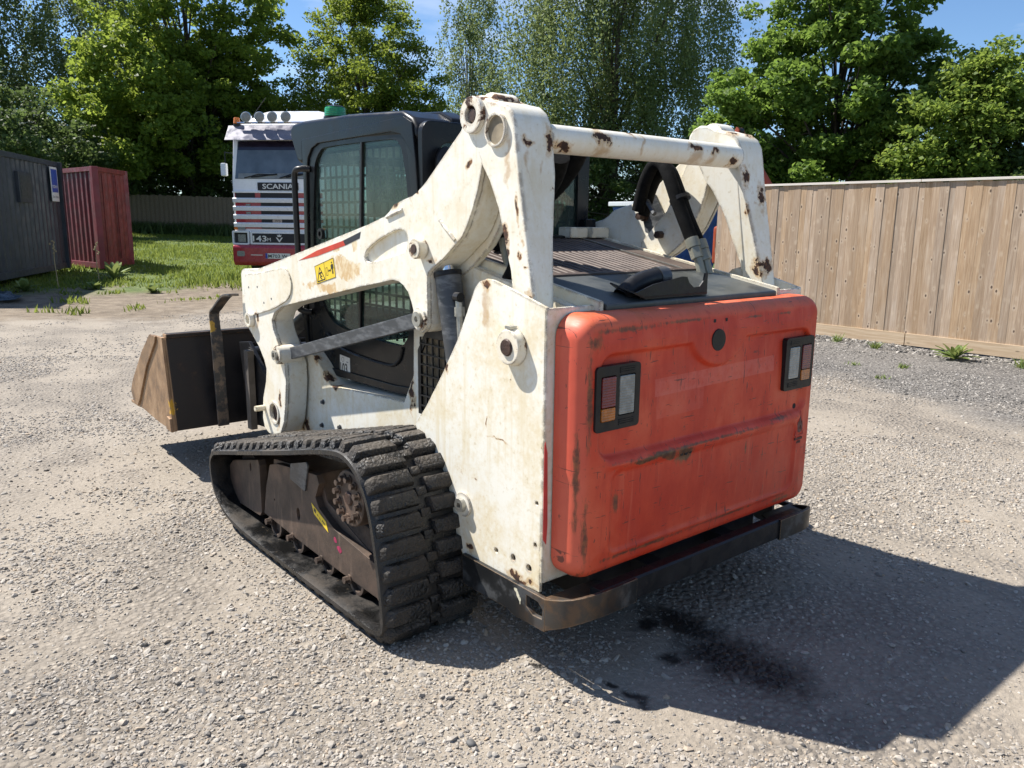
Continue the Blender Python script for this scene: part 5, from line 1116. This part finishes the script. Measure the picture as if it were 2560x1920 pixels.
vg = G().prism([(-.09, 1.05), (.0, .92), (.09, 1.05), (.055, 1.05), (0, .975), (-.055, 1.05)], 'x', .0755, .082); vg.prism([(-.06, 1.13), (-.04, 1.065), (.04, 1.065), (.06, 1.13), (.025, 1.10), (0, 1.14), (-.025, 1.10)], 'x', .0755, .082); tk('emblem', vg, 'sticker', PN)
text('model_lettering', '4', 'sticker', (.080, .46, .945), (0, 1, 0), (0, 0, 1), .12, PN)
tk('bumper', G().prism([(.10, .30), (.16, .42), (.16, .80), (.10, .86), (-.25, .86), (-.25, .36)], 'y', -1.2, 1.2), 'tred', bevel=.04); tk('bumper_slot', G().box(.157, .165, -.72, -.42, .58, .60), 'sticker')
NP = tk('number_plate', G().box(.161, .17, -.34, .30, .50, .64), 'sticker', bevel=.002); tk('blue_band', G().box(.1705, .172, -.338, -.285, .503, .637), 'plateblue', NP); text('plate_lettering', 'M703 W', 'ink', (.1735, -.27, .525), (0, 1, 0), (0, 0, 1), .09, NP, .50, bold=.01)
for sgn in (-1, 1):
    mr = tk('mirror', G().box(-.12, .02, sgn * 1.36 - .10, sgn * 1.36 + .04, 2.62, 2.95), 'tgrey', bevel=.03); tk('mirror_arm', G().tube([(-.2, sgn * 1.18, 3.2), (-.02, sgn * 1.34, 3.22), (-.02, sgn * 1.34, 2.9)], .018, 6), 'black', mr)
    for x in (-1.25, -4.6, -6.0):
        wl = tk('wheel', G().cyl((x, sgn * 1.2, .5), (x, sgn * .9, .5), .5, n=36), 'tyre', bevel=.04); tk('rim', G().cyl((x, sgn * 1.205, .5), (x, sgn * 1.15, .5), .29, .24, 24), 'tgrey', wl)
tk('headboard', G().box(-3.3, -2.75, -1.16, 1.16, 1.602, 4.30), 'twhite', bevel=.06); tk('chassis', G().box(-7.0, -.3, -.45, .45, .6, .95), 'tdark', bevel=.01); tk('cab_side_skirt', G().box(-1.9, -.05, -1.18, 1.18, .62, .9), 'tdark')
tk('trailer_body', G().box(-7.2, -2.6, -1.24, 1.24, 1.1, 1.6), 'tgrey', bevel=.02)

# ------------------------------------------------------------------ blue skip and orange machine glimpsed behind
SKO = Vector((-.85, -1.0, 0))
SK = thing('blue_skip', 'blue steel skip with grey rim glimpsed behind the loader arm', 'skip', (13.9, -14.2, gz(13.9, -14.2)))
zb = gz(13.9, -14.2)
obj('hopper', G().add([(12.9, -15.4, zb + .1), (14.2, -15.4, zb + .1), (14.2, -13.4, zb + .1), (12.9, -13.4, zb + .1), (12.5, -15.7, zb + 1.95), (14.6, -15.7, zb + 1.95), (14.6, -13.1, zb + 1.95), (12.5, -13.1, zb + 1.95)], [(0, 1, 2, 3), (0, 1, 5, 4), (1, 2, 6, 5), (2, 3, 7, 6), (3, 0, 4, 7), (4, 5, 6, 7)]).xf(lambda p: p + SKO), 'skipblue', SK, .02)
obj('rim', G().box(12.42, 14.68, -15.78, -13.02, zb + 1.951, zb + 2.07).xf(lambda p: p + SKO), 'tgrey', SK, .02)
OM = thing('orange_machine', 'orange lifting machine standing behind the end of the board fence', 'machine', (6.6, -11.6, 0))
obj('body', G().box(5.0, 8.0, -12.8, -10.9, .75, 1.5), 'orange', OM, .06); obj('engine_cover', G().box(6.2, 7.85, -12.6, -11.0, 1.501, 2.0), 'orange', OM, .08); obj('dark_band', G().box(6.6, 7.9, -10.899, -10.885, 1.05, 1.35), 'black', OM)
for x in (5.8, 7.3):
    for y in (-12.9, -10.85): wl = obj('wheel', G().cyl((x, y - .16, .5), (x, y + .16, .5), .5, n=30), 'tyre', OM, .04); obj('rim', G().cyl((x, y - .165, .5), (x, y + .165, .5), .24, n=20), 'orange', wl)
obj('mast', G().tube([(7.2, -11.9, 1.9), (7.6, -11.6, 2.7), (7.86, -11.42, 3.02)], .10, 10), 'orange', OM)
for dy in (-.07, .07): obj('fork_tip', G().prism([(7.79, 2.98), (7.95, 2.98), (7.93, 3.34), (7.89, 3.40), (7.83, 3.34)], 'y', -11.42 + dy - .03, -11.42 + dy + .03), 'orange', OM, .01)
obj('tip_pulley', G().cyl((7.88, -11.48, 3.32), (7.88, -11.36, 3.32), .07, n=16), 'black', OM)
TS = thing('timber_stack', 'dark stack of weathered timber beside the orange machine', 'timber', (9.4, -9.6, 0))
for k in range(5):
    for j in range(3): obj('plank', G().box(8.2, 10.6, -9.9 + j * .24, -9.69 + j * .24, .05 + k * .16, .18 + k * .16), 'grime', TS, .006)

# ------------------------------------------------------------------ trees
def leafmesh(name, C, S, m, up=.35, droop=0.0, elong=1.6):
    n = len(C); N_ = rng.normal(size=(n, 3)); N_[:, 2] = np.abs(N_[:, 2]) + up; N_ /= np.linalg.norm(N_, axis=1)[:, None]
    A = rng.normal(size=(n, 3)); A[:, 2] -= droop; A -= (A * N_).sum(1)[:, None] * N_; A /= np.linalg.norm(A, axis=1)[:, None]; B = np.cross(N_, A)
    S = S[:, None]; v = np.stack([C - A * S * elong * .5, C + B * S * .5 + N_ * S * .12, C + A * S * elong * .5 - N_ * S * .1, C - B * S * .5 + N_ * S * .12], 1).reshape(-1, 3)
    me = bpy.data.meshes.new(name); me.vertices.add(4 * n); me.vertices.foreach_set('co', v.astype('f').ravel()); me.loops.add(4 * n); me.loops.foreach_set('vertex_index', np.arange(4 * n, dtype='i')); me.polygons.add(n); me.polygons.foreach_set('loop_start', np.arange(0, 4 * n, 4, dtype='i'))
    me.update(calc_edges=True); me.materials.append(mat(m)); return me
def limb(p, q, r0, r1, sag, g, n=7, k=5):
    p = Vector(p); q = Vector(q); pts = []
    for i in range(k + 1):
        t = i / k; w = p.lerp(q, t); w += Vector((random.gauss(0, .05), random.gauss(0, .05), sag * math.sin(math.pi * t))) * (q - p).length * .25 * math.sin(math.pi * t); pts.append(w)
    g.tube(pts, [r0 + (r1 - r0) * i / k for i in range(k + 1)], n, cap=False); return pts
def tree(name, label, loc, H, blobs, leafm, barkm, lsize, nleaf, trunk_r=.2, clump=.6, kind='round', stems=1, group='trees along the back of the yard', trunk_top=.8, fill=.35, gap=1.0, k=1.0):
    """blobs: list of (dx,dy,z,rx,ry,rz) ellipsoids of the crown"""
    blobs = [tuple(q * k for q in b) for b in blobs]; H *= k; clump *= k; lsize *= k; trunk_r *= k
    z0 = gz(loc[0], loc[1]); base = Vector((loc[0], loc[1], z0)); th = thing(name, label, 'tree', base, group)
    vol = np.array([b[3] * b[4] * b[5] for b in blobs]); w = vol ** (2 / 3); w = w / w.sum()
    ncl = int(nleaf / (170 if kind == 'round' else 130)); cl = []
    while len(cl) < ncl:
        b = blobs[rng.choice(len(blobs), p=w)]; d = rng.normal(size=3); d /= np.linalg.norm(d); rad = 1 - fill * rng.uniform(0, 1) ** 1.2 if rng.uniform() < .82 else rng.uniform(.2, .8)
        nz = 1 + .24 * mnoise.noise(Vector((d[0] * 2.3 + loc[0], d[1] * 2.3 + loc[1], d[2] * 2.3))) + .12 * mnoise.noise(Vector((d[0] * 5 + loc[0], d[1] * 5, d[2] * 5)))
        p = np.array([b[0] + d[0] * b[3] * rad * nz, b[1] + d[1] * b[4] * rad * nz, b[2] + d[2] * b[5] * rad * nz])
        if p[2] < .6: continue
        if mnoise.noise(Vector((p[0] * .9 + loc[0] * 3, p[1] * .9, p[2] * .9 + loc[1]))) < -.28 * gap: continue
        cl.append(p)
    cl = np.array(cl); cr = clump * rng.uniform(.55, 1.3, ncl); cnt = np.maximum(20, (nleaf / ncl * (cr / clump) ** 2 * rng.uniform(.5, 1.4, ncl))).astype(int)
    idx = np.repeat(np.arange(ncl), cnt); m = len(idx); off = rng.normal(size=(m, 3)); off /= np.linalg.norm(off, axis=1)[:, None]; off *= (rng.uniform(0, 1, m) ** .45)[:, None]
    if kind == 'birch': sc = np.array([.45, .45, 1.5])
    elif kind == 'spray': sc = np.array([1.1, 1.1, .55])
    else: sc = np.array([1.0, 1.0, .62])
    P = cl[idx] + off * cr[idx][:, None] * sc
    if kind == 'spray':   # upright feathery shoots
        P[:, 2] += .35 * cr[idx] * rng.uniform(0, 1, m)
    P = P + np.array([loc[0], loc[1], z0]); S = lsize * rng.uniform(.6, 1.3, m)
    me = leafmesh('crown', P, S, leafm, .35 if kind != 'birch' else .05, 0 if kind != 'birch' else 1.2)
    link(bpy.data.objects.new('crown', me), th)
    for sidx in range(stems):
        g = G(); lean = Vector((random.uniform(-.06, .06), random.uniform(-.06, .06), 0)) + (Vector((0, .0, 0)) if stems == 1 else Vector((.11, -.13, 0)) * (sidx - (stems - 1) / 2))
        top = base + Vector((lean.x * H, lean.y * H, H * trunk_top)); b0 = base + Vector((0, .3 * sidx, -.1))
        tp = limb(b0, top, trunk_r, trunk_r * .12, .0, g, 10, 9)
        ks = rng.choice(ncl, min(ncl, 46 // stems), replace=False)
        for k in ks:
            tgt = Vector(cl[k]) + base; hfrac = min(max((tgt.z - base.z) / H * .72 - .06, .12), .9); i = int(hfrac * 9); st_ = tp[min(i, 8)].lerp(tp[min(i + 1, 9)], hfrac * 9 - i); lp = limb(st_, tgt, trunk_r * (.34 - .22 * hfrac), .012, .25, g, 6, 5)
            for _ in range(2):
                j = random.randint(2, 4); kk = cl[np.argmin(((cl + np.array(base) - np.array(lp[j])) ** 2).sum(1) + rng.uniform(0, 2.5, ncl))]; limb(lp[j], Vector(kk) + base, .022, .006, .1, g, 5, 3)
        obj('trunk', g, barkm, th)
    return th
def dirp(px, depth):   # plan point along the photo column px at a depth
    v = FW + RT * ((px - 1280) / 2001.4) ; return (CAM.x + v.x * depth, CAM.y + v.y * depth)
def R1(px, depth): return dirp(px, depth)
# left to right; all of the left-hand row stands behind the back fence
tree('birch_tree', 'tall pale birch at the left edge behind the grey cabin', R1(20, 46), 13.5, [(0, 0, 7.5, 2.6, 2.6, 5.5), (.6, .5, 10.5, 2.0, 2.0, 3.5), (-1.0, 1.2, 5.0, 2, 2, 3)], 'leaf_birch', 'birchbark', .078, 72000, .14, .75, 'birch', k=1.4)
tree('birch_tree', 'slender birch rising behind the red container and sycamore', R1(330, 49), 15, [(0, 0, 8.5, 2.8, 2.8, 5.5), (.5, -.5, 11.5, 2.0, 2.0, 3.0), (-1.2, .8, 6.5, 2, 2, 3.5)], 'leaf_birch', 'birchbark', .078, 48000, .15, .75, 'birch', k=1.35)
tree('sycamore_tree', 'large yellow-green sycamore left of the lorry', R1(530, 44), 11.5, [(0, 0, 7.6, 3.4, 3.4, 3.4), (-1.3, 1.9, 5.2, 2.7, 2.5, 2.6), (.3, -.8, 4.4, 2.5, 2.5, 2.4), (-2.2, 2.8, 4.0, 2.1, 1.9, 2.0), (-.3, .5, 10.2, 2.1, 2.1, 1.8), (-1.3, 1.0, 3.4, 2.3, 2.3, 1.7), (.8, -1.4, 5.4, 1.9, 1.9, 2.1)], 'leaf_syc', 'bark', .108, 95000, .2, .50, 'round', gap=1.15, k=1.4)
tree('elder_bush', 'dark elder bush with cream flower heads behind the grey cabin', R1(110, 34), 5.2, [(0, 0, 2.9, 2.4, 2.4, 2.2), (1.2, -1.0, 2.5, 2, 2, 1.9), (-1.6, 1.4, 3.0, 2.0, 2.0, 2.2), (2.0, -1.9, 2.0, 1.6, 1.6, 1.6)], 'leaf_elder', 'bark', .10, 34000, .09, .5, 'round', gap=.5, k=1.2)
tree('hornbeam_tree', 'dense domed green hornbeam behind the lorry roof', R1(935, 44), 10.4, [(0, 0, 5.0, 3.5, 3.5, 3.6), (.2, -.2, 7.6, 2.5, 2.5, 2.6), (.2, 0.2, 9.5, 1.25, 1.25, 1.2), (1.2, 1.4, 3.8, 2.4, 2.4, 2.6), (-1.2, -1.4, 3.8, 2.4, 2.4, 2.6)], 'leaf_horn', 'bark', .085, 100000, .2, .46, 'spray', gap=.35, k=1.2)
tree('birch_tree', 'small distant birch between the hornbeam and the tall weeping birch', R1(1185, 52), 12.5, [(0, 0, 8.4, 1.8, 1.8, 3.6), (.2, 0, 10.8, 1.2, 1.2, 1.7), (.4, -1.2, 5.5, 2.0, 2.0, 2.8), (-.8, .8, 4.2, 1.8, 1.8, 2.4)], 'leaf_birch', 'birchbark', .08, 30000, .13, .7, 'birch', k=1.2)
tree('birch_tree', 'tall weeping birch with two dark stems behind the crossbar', R1(1500, 43), 13.5, [(0, 0, 8.0, 3.5, 3.5, 4.2), (-.5, .8, 10.8, 2.6, 2.6, 2.6), (1.3, 1.6, 5.0, 2.4, 2.4, 3.4), (-1.2, -1.8, 6.8, 2.5, 2.5, 3.6), (-.9, -1.2, 4.0, 2.2, 2.2, 2.6), (1.0, 1.0, 3.2, 2.2, 2.2, 2)], 'leaf_birch', 'bark', .068, 150000, .17, .8, 'birch', stems=2, k=1.4)
tree('maple_tree', 'broad dark green maple behind the board fence', R1(2040, 25), 9.6, [(0, 0, 5.6, 2.7, 2.7, 3.0), (.2, .6, 7.9, 2.0, 2.0, 1.8), (-1.2, -1.6, 4.2, 2.3, 2.3, 2.3), (1.4, 1.5, 3.9, 2.0, 2.0, 2.3), (0, 0, 2.6, 2.9, 2.9, 1.5)], 'leaf_maple', 'bark', .105, 95000, .2, .42, 'round', gap=.45, k=1.04, fill=.5)
tree('ash_tree', 'lighter green feathery ash at the right behind the fence', R1(2390, 22), 7.0, [(0, 0, 3.8, 1.6, 1.6, 1.9), (.15, .2, 4.9, 1.0, 1.0, 1.2), (-.7, -.9, 3.0, 1.4, 1.4, 1.6), (.6, .8, 3.3, 1.7, 1.7, 1.8), (-.6, -.8, 2.2, 1.8, 1.8, 1.3)], 'leaf_ash', 'bark', .085, 60000, .14, .44, 'spray', gap=.7)
tree('hazel_bush', 'dark bush at the far right edge behind the fence', R1(2640, 21), 5.4, [(0, 0, 3.3, 1.7, 1.7, 2.0), (-.5, -.8, 2.4, 1.8, 1.8, 1.7), (.6, .9, 2.2, 1.4, 1.4, 1.4)], 'leaf_elder', 'bark', .09, 28000, .12, .45, 'round', gap=.6)
tree('hawthorn_bush', 'dark hedge bush under the weeping birch behind the skip', R1(1700, 42), 4.2, [(0, 0, 2.3, 2.2, 2.2, 1.9), (-1.7, -2.1, 2.2, 2.0, 2.0, 1.8), (1.6, 1.9, 2.1, 2, 2, 1.7), (3.2, 3.8, 2.2, 2, 2, 1.7), (4.8, 5.7, 2.2, 2, 2, 1.7)], 'leaf_elder', 'bark', .10, 42000, .1, .5, 'round', gap=.4, k=1.35)
tree('hawthorn_bush', 'dark hedge bush below the hornbeam left of the lorry', R1(720, 46), 5.0, [(0, 0, 2.8, 2.4, 2.4, 2.3), (1.7, 2.0, 2.6, 2.2, 2.2, 2.2), (-1.8, -2.2, 2.8, 2.2, 2.2, 2.2), (-3.4, -4.2, 2.8, 2.2, 2.2, 2.2)], 'leaf_elder', 'bark', .10, 40000, .1, .5, 'round', gap=.4, k=1.35)
tree('laurel_bush', 'dark hedge bush below the sycamore behind the red container', R1(330, 43), 4.6, [(0, 0, 2.8, 2.4, 2.4, 2.1), (1.4, 1.6, 2.6, 2.2, 2.2, 2.0), (-1.4, -1.8, 2.8, 2.2, 2.2, 2.2), (2.8, 3.4, 2.6, 2.2, 2.2, 2.0)], 'leaf_elder', 'bark', .10, 38000, .1, .5, 'round', gap=.4, k=1.3)
tree('holly_bush', 'dark hedge bush between the red container and the lorry behind the back fence', R1(520, 47), 4.6, [(0, 0, 2.8, 2.4, 2.4, 2.3), (1.4, 1.6, 2.6, 2.2, 2.2, 2.2), (-1.4, -1.8, 2.8, 2.2, 2.2, 2.2), (-2.6, -3.4, 2.8, 2.2, 2.2, 2.2), (2.4, 3.0, 2.8, 2.2, 2.2, 2.2)], 'leaf_elder', 'bark', .11, 42000, .1, .5, 'round', gap=.2, k=1.3)
# cream flower heads on the elder
fl = rng.normal(size=(60, 3)); 
eb = R1(110, 34)
g = G()
for k in range(46):
    a = rng.uniform(0, 6.28); r_ = rng.uniform(2.0, 2.9); px_ = eb[0] - abs(math.cos(a)) * r_ * .9 + rng.normal(0, .5); py_ = eb[1] + math.sin(a) * r_ * 1.1; pz_ = gz(*eb) + rng.uniform(2.0, 4.8)
    for j in range(7): g.ball((px_ + rng.normal(0, .07), py_ + rng.normal(0, .07), pz_ + rng.normal(0, .02)), .035, .035, .02, 5, 3)
fo = obj('flower_heads', g, 'flower', [o for o in bpy.data.objects if o.name.startswith('elder_bush')][0]); fo['kind'] = 'stuff'

# ------------------------------------------------------------------ grass, weeds and litter
def blades(name, P, Hh, W, m, label, cat, lean=.35, kind='stuff'):
    n = len(P); a = rng.uniform(0, 6.28, n); side = np.stack([np.cos(a), np.sin(a), np.zeros(n)], 1) * W[:, None]; ln = np.stack([rng.normal(0, lean, n), rng.normal(0, lean, n), np.ones(n)], 1); tip = P + ln * Hh[:, None]; md_ = P + ln * Hh[:, None] * np.array([.42, .42, .55])
    v = np.stack([P - side, P + side, md_ + side * .7, md_ - side * .7, tip], 1).reshape(-1, 3); me = bpy.data.meshes.new(name); i = np.arange(n) * 5
    f = [(k, k + 1, k + 2, k + 3) for k in i.tolist()] + [(k + 3, k + 2, k + 4) for k in i.tolist()]
    me.from_pydata(v.tolist(), [], f); me.materials.append(mat(m)); o = bpy.data.objects.new(name, me); col.objects.link(o); tag(o, label, cat, kind=kind); return o
m = 150000; d = np.sqrt(rng.uniform(13.0 ** 2, 42.0 ** 2, m)); u = rng.uniform(-.74, .0, m); keep = rng.uniform(0, 1, m) < np.clip(22 / d, .25, 1); d = d[keep]; u = u[keep]
X = CAM.x + (FW.x + RT.x * u) * d; Y = CAM.y + (FW.y + RT.y * u) * d
nz = vnoise(X, Y, .45, 3.3); nz2 = vnoise(X, Y, 1.7, 8.1)
edge = X + nz * 2.4 + nz2 * 1.2
pr_ = np.clip((edge - 15.6) / 1.6, 0, 1) * np.clip(.75 + nz2, .15, 1); keep = (rng.uniform(0, 1, len(X)) < np.maximum(pr_, ((edge > 12.6) & (nz2 > .30)) * .8)) & ~((np.abs(X - 26.0 + .83 * (Y + 3)) < .45) & (nz2 > -.2))
X = X[keep]; Y = Y[keep]; nz = nz[keep]; hh = rng.uniform(.05, .14, len(X)) * (1 + .8 * np.clip(nz, -.6, 1))
blades('grass', np.column_stack([X, Y, gh(X, Y) - .02]), hh, rng.uniform(.008, .016, len(X)) * 1.2, 'grass', 'rough green grass round the containers and lorry', 'grass')
# taller growth at the foot of the back fence and the cabin
m = 9000; t = rng.uniform(0, 1, m); X = 43.0 + (27 - 43.0) * t - np.abs(rng.normal(0, .5, m)); Y = -6.3 + (-27 + 6.3) * t + rng.normal(0, .3, m)
blades('nettle_bank', np.column_stack([X, Y, gh(X, Y)]), rng.uniform(.2, .7, m), rng.uniform(.02, .05, m), 'leaf_elder', 'dark nettles and weeds along the foot of the back fence', 'weeds', .5)
def tuft(name, label, x, y, n, h, w, m='weed', group='weeds by the board fence', lean=.6, rosette=False):
    P = np.column_stack([rng.normal(0, .03, n) + x, rng.normal(0, .03, n) + y, np.full(n, float(gsurf(np.array([x]), np.array([y]))[0]) - .005)])
    if not rosette: o = blades(name, P, rng.uniform(.5, 1.1, n) * h, np.full(n, w), m, label, 'plant', lean, None)
    else:
        g = G()
        for k in range(n):
            a = 2 * math.pi * k / n + random.uniform(-.2, .2); el = random.uniform(.35, 1.25); L = h * random.uniform(.75, 1.15); dx, dy = math.cos(a), math.sin(a); v = []
            for i, (t_, wd) in enumerate(((0, .25), (.3, .8), (.62, 1), (.88, .55), (1, .05))):
                r_ = L * t_ * math.cos(el); z_ = L * (t_ * math.sin(el) - .28 * t_ * t_) ; c = Vector((x + dx * r_, y + dy * r_, P[0, 2] + z_ + .01)); s_ = Vector((-dy, dx, 0)) * w * wd; v += [c - s_ + Vector((0, 0, .01)), c, c + s_ + Vector((0, 0, .01))]
            g.add(v, [(3 * i + j, 3 * i + j + 1, 3 * i + 4 + j, 3 * i + 3 + j) for i in range(4) for j in range(2)])
        o = obj(name, g, m); tag(o, label, 'plant')
    o['group'] = group
    if 'kind' in o: del o['kind']
    return o
tuft('rosette_weed', 'pale green leafy rosette weed at the foot of the board fence', 1.98, -7.62, 26, .30, .030, rosette=True)
for lab, x, y, n, h in (('bright green weed tuft closest to the red tailgate by the fence', 3.55, -7.75, 40, .12), ('low green weed tuft left of the rosette weed', 2.95, -7.62, 60, .10), ('small weed tuft on dark gravel in front of the fence', 2.05, -6.45, 30, .07), ('thin weed tuft at the right edge below the fence', 1.30, -7.7, 40, .13), ('tiny weed tuft between the tailgate and the fence foot', 2.5, -6.2, 20, .05), ('sparse weed tuft far out on the dark gravel', 1.9, -5.6, 18, .05)):
    tuft('weed_tuft', lab, x, y, n, h, .008)
for lab, x, y, h in (('leafy dock weed in front of the red container', 18.2, -2.35, .55), ('low dock weed right of the grey cabin', 16.4, -1.55, .25), ('spreading dock weed on the grass edge', 15.4, -2.4, .22), ('leafy weed by the grey cabin corner', 16.2, -.25, .35)):
    tuft('dock_weed', lab, x, y, 16, h, .07, group='dock weeds on the grass', rosette=True)
for lab, x, y, h in (('dry upright stalk before the grey cabin', 16.8, -.95, .95), ('dry stalk with a seed head before the red container', 17.8, -1.95, .85)):
    z = gz(x, y); g = G().tube([(x, y, z), (x + .03, y + .02, z + h * .6), (x + .01, y, z + h)], [.012, .009, .005], 6)
    for k in range(9): g.ball((x + random.gauss(0, .03), y + random.gauss(0, .03), z + h - k * .03), .02, .02, .02, 5, 4)
    tag(obj('dry_stalk', g, 'straw'), lab, 'stalk', 'dry stalks in the grass')
def scrap(name, label, x, y, L, W, m, cat, seed):
    random.seed(seed); g = G(); n = 9; z = float(gsurf(np.array([x]), np.array([y]))[0]); v = []
    for i in range(n):
        for j in range(5): v.append((x + L * (i / (n - 1) - .5) + random.gauss(0, L * .02), y + W * (j / 4 - .5) * (1 - .5 * abs(i / (n - 1) - .4)) + random.gauss(0, W * .05), z + .012 + abs(random.gauss(0, .035)) * min(1, L)))
    g.add(v, [(i * 5 + j, i * 5 + j + 1, (i + 1) * 5 + j + 1, (i + 1) * 5 + j) for i in range(n - 1) for j in range(4)]); o = obj(name, g, m, smooth=False); md = o.modifiers.new('thick', 'SOLIDIFY'); md.thickness = .004; tag(o, label, cat); return o
scrap('plastic_sheet', 'torn dark plastic sheet lying on the gravel at the left edge', 15.4, .25, 1.5, .5, 'tarp', 'plastic', 3)
scrap('plastic_scrap', 'tiny turquoise plastic scrap on the gravel', -.05, 1.97, .03, .014, simple('turquoise_plastic', (.05, .42, .33), .4), 'scrap', 5)
for lab, x, y, s in (('smooth dark cobble at the shadow edge', -.52, .90, .028), ('dark round cobble near the oil patch', -.15, 1.15, .018)):
    z = float(gsurf(np.array([x]), np.array([y]))[0]); g = G().ball((x, y, z + s * .35), s, s * .75, s * .5, 14, 9); tag(obj('cobble', g, simple('dark_cobble', (.085, .083, .08), .7)), lab, 'cobble', 'larger dark cobbles')
for o in bpy.data.objects:
    if '_world' in o: del o['_world']
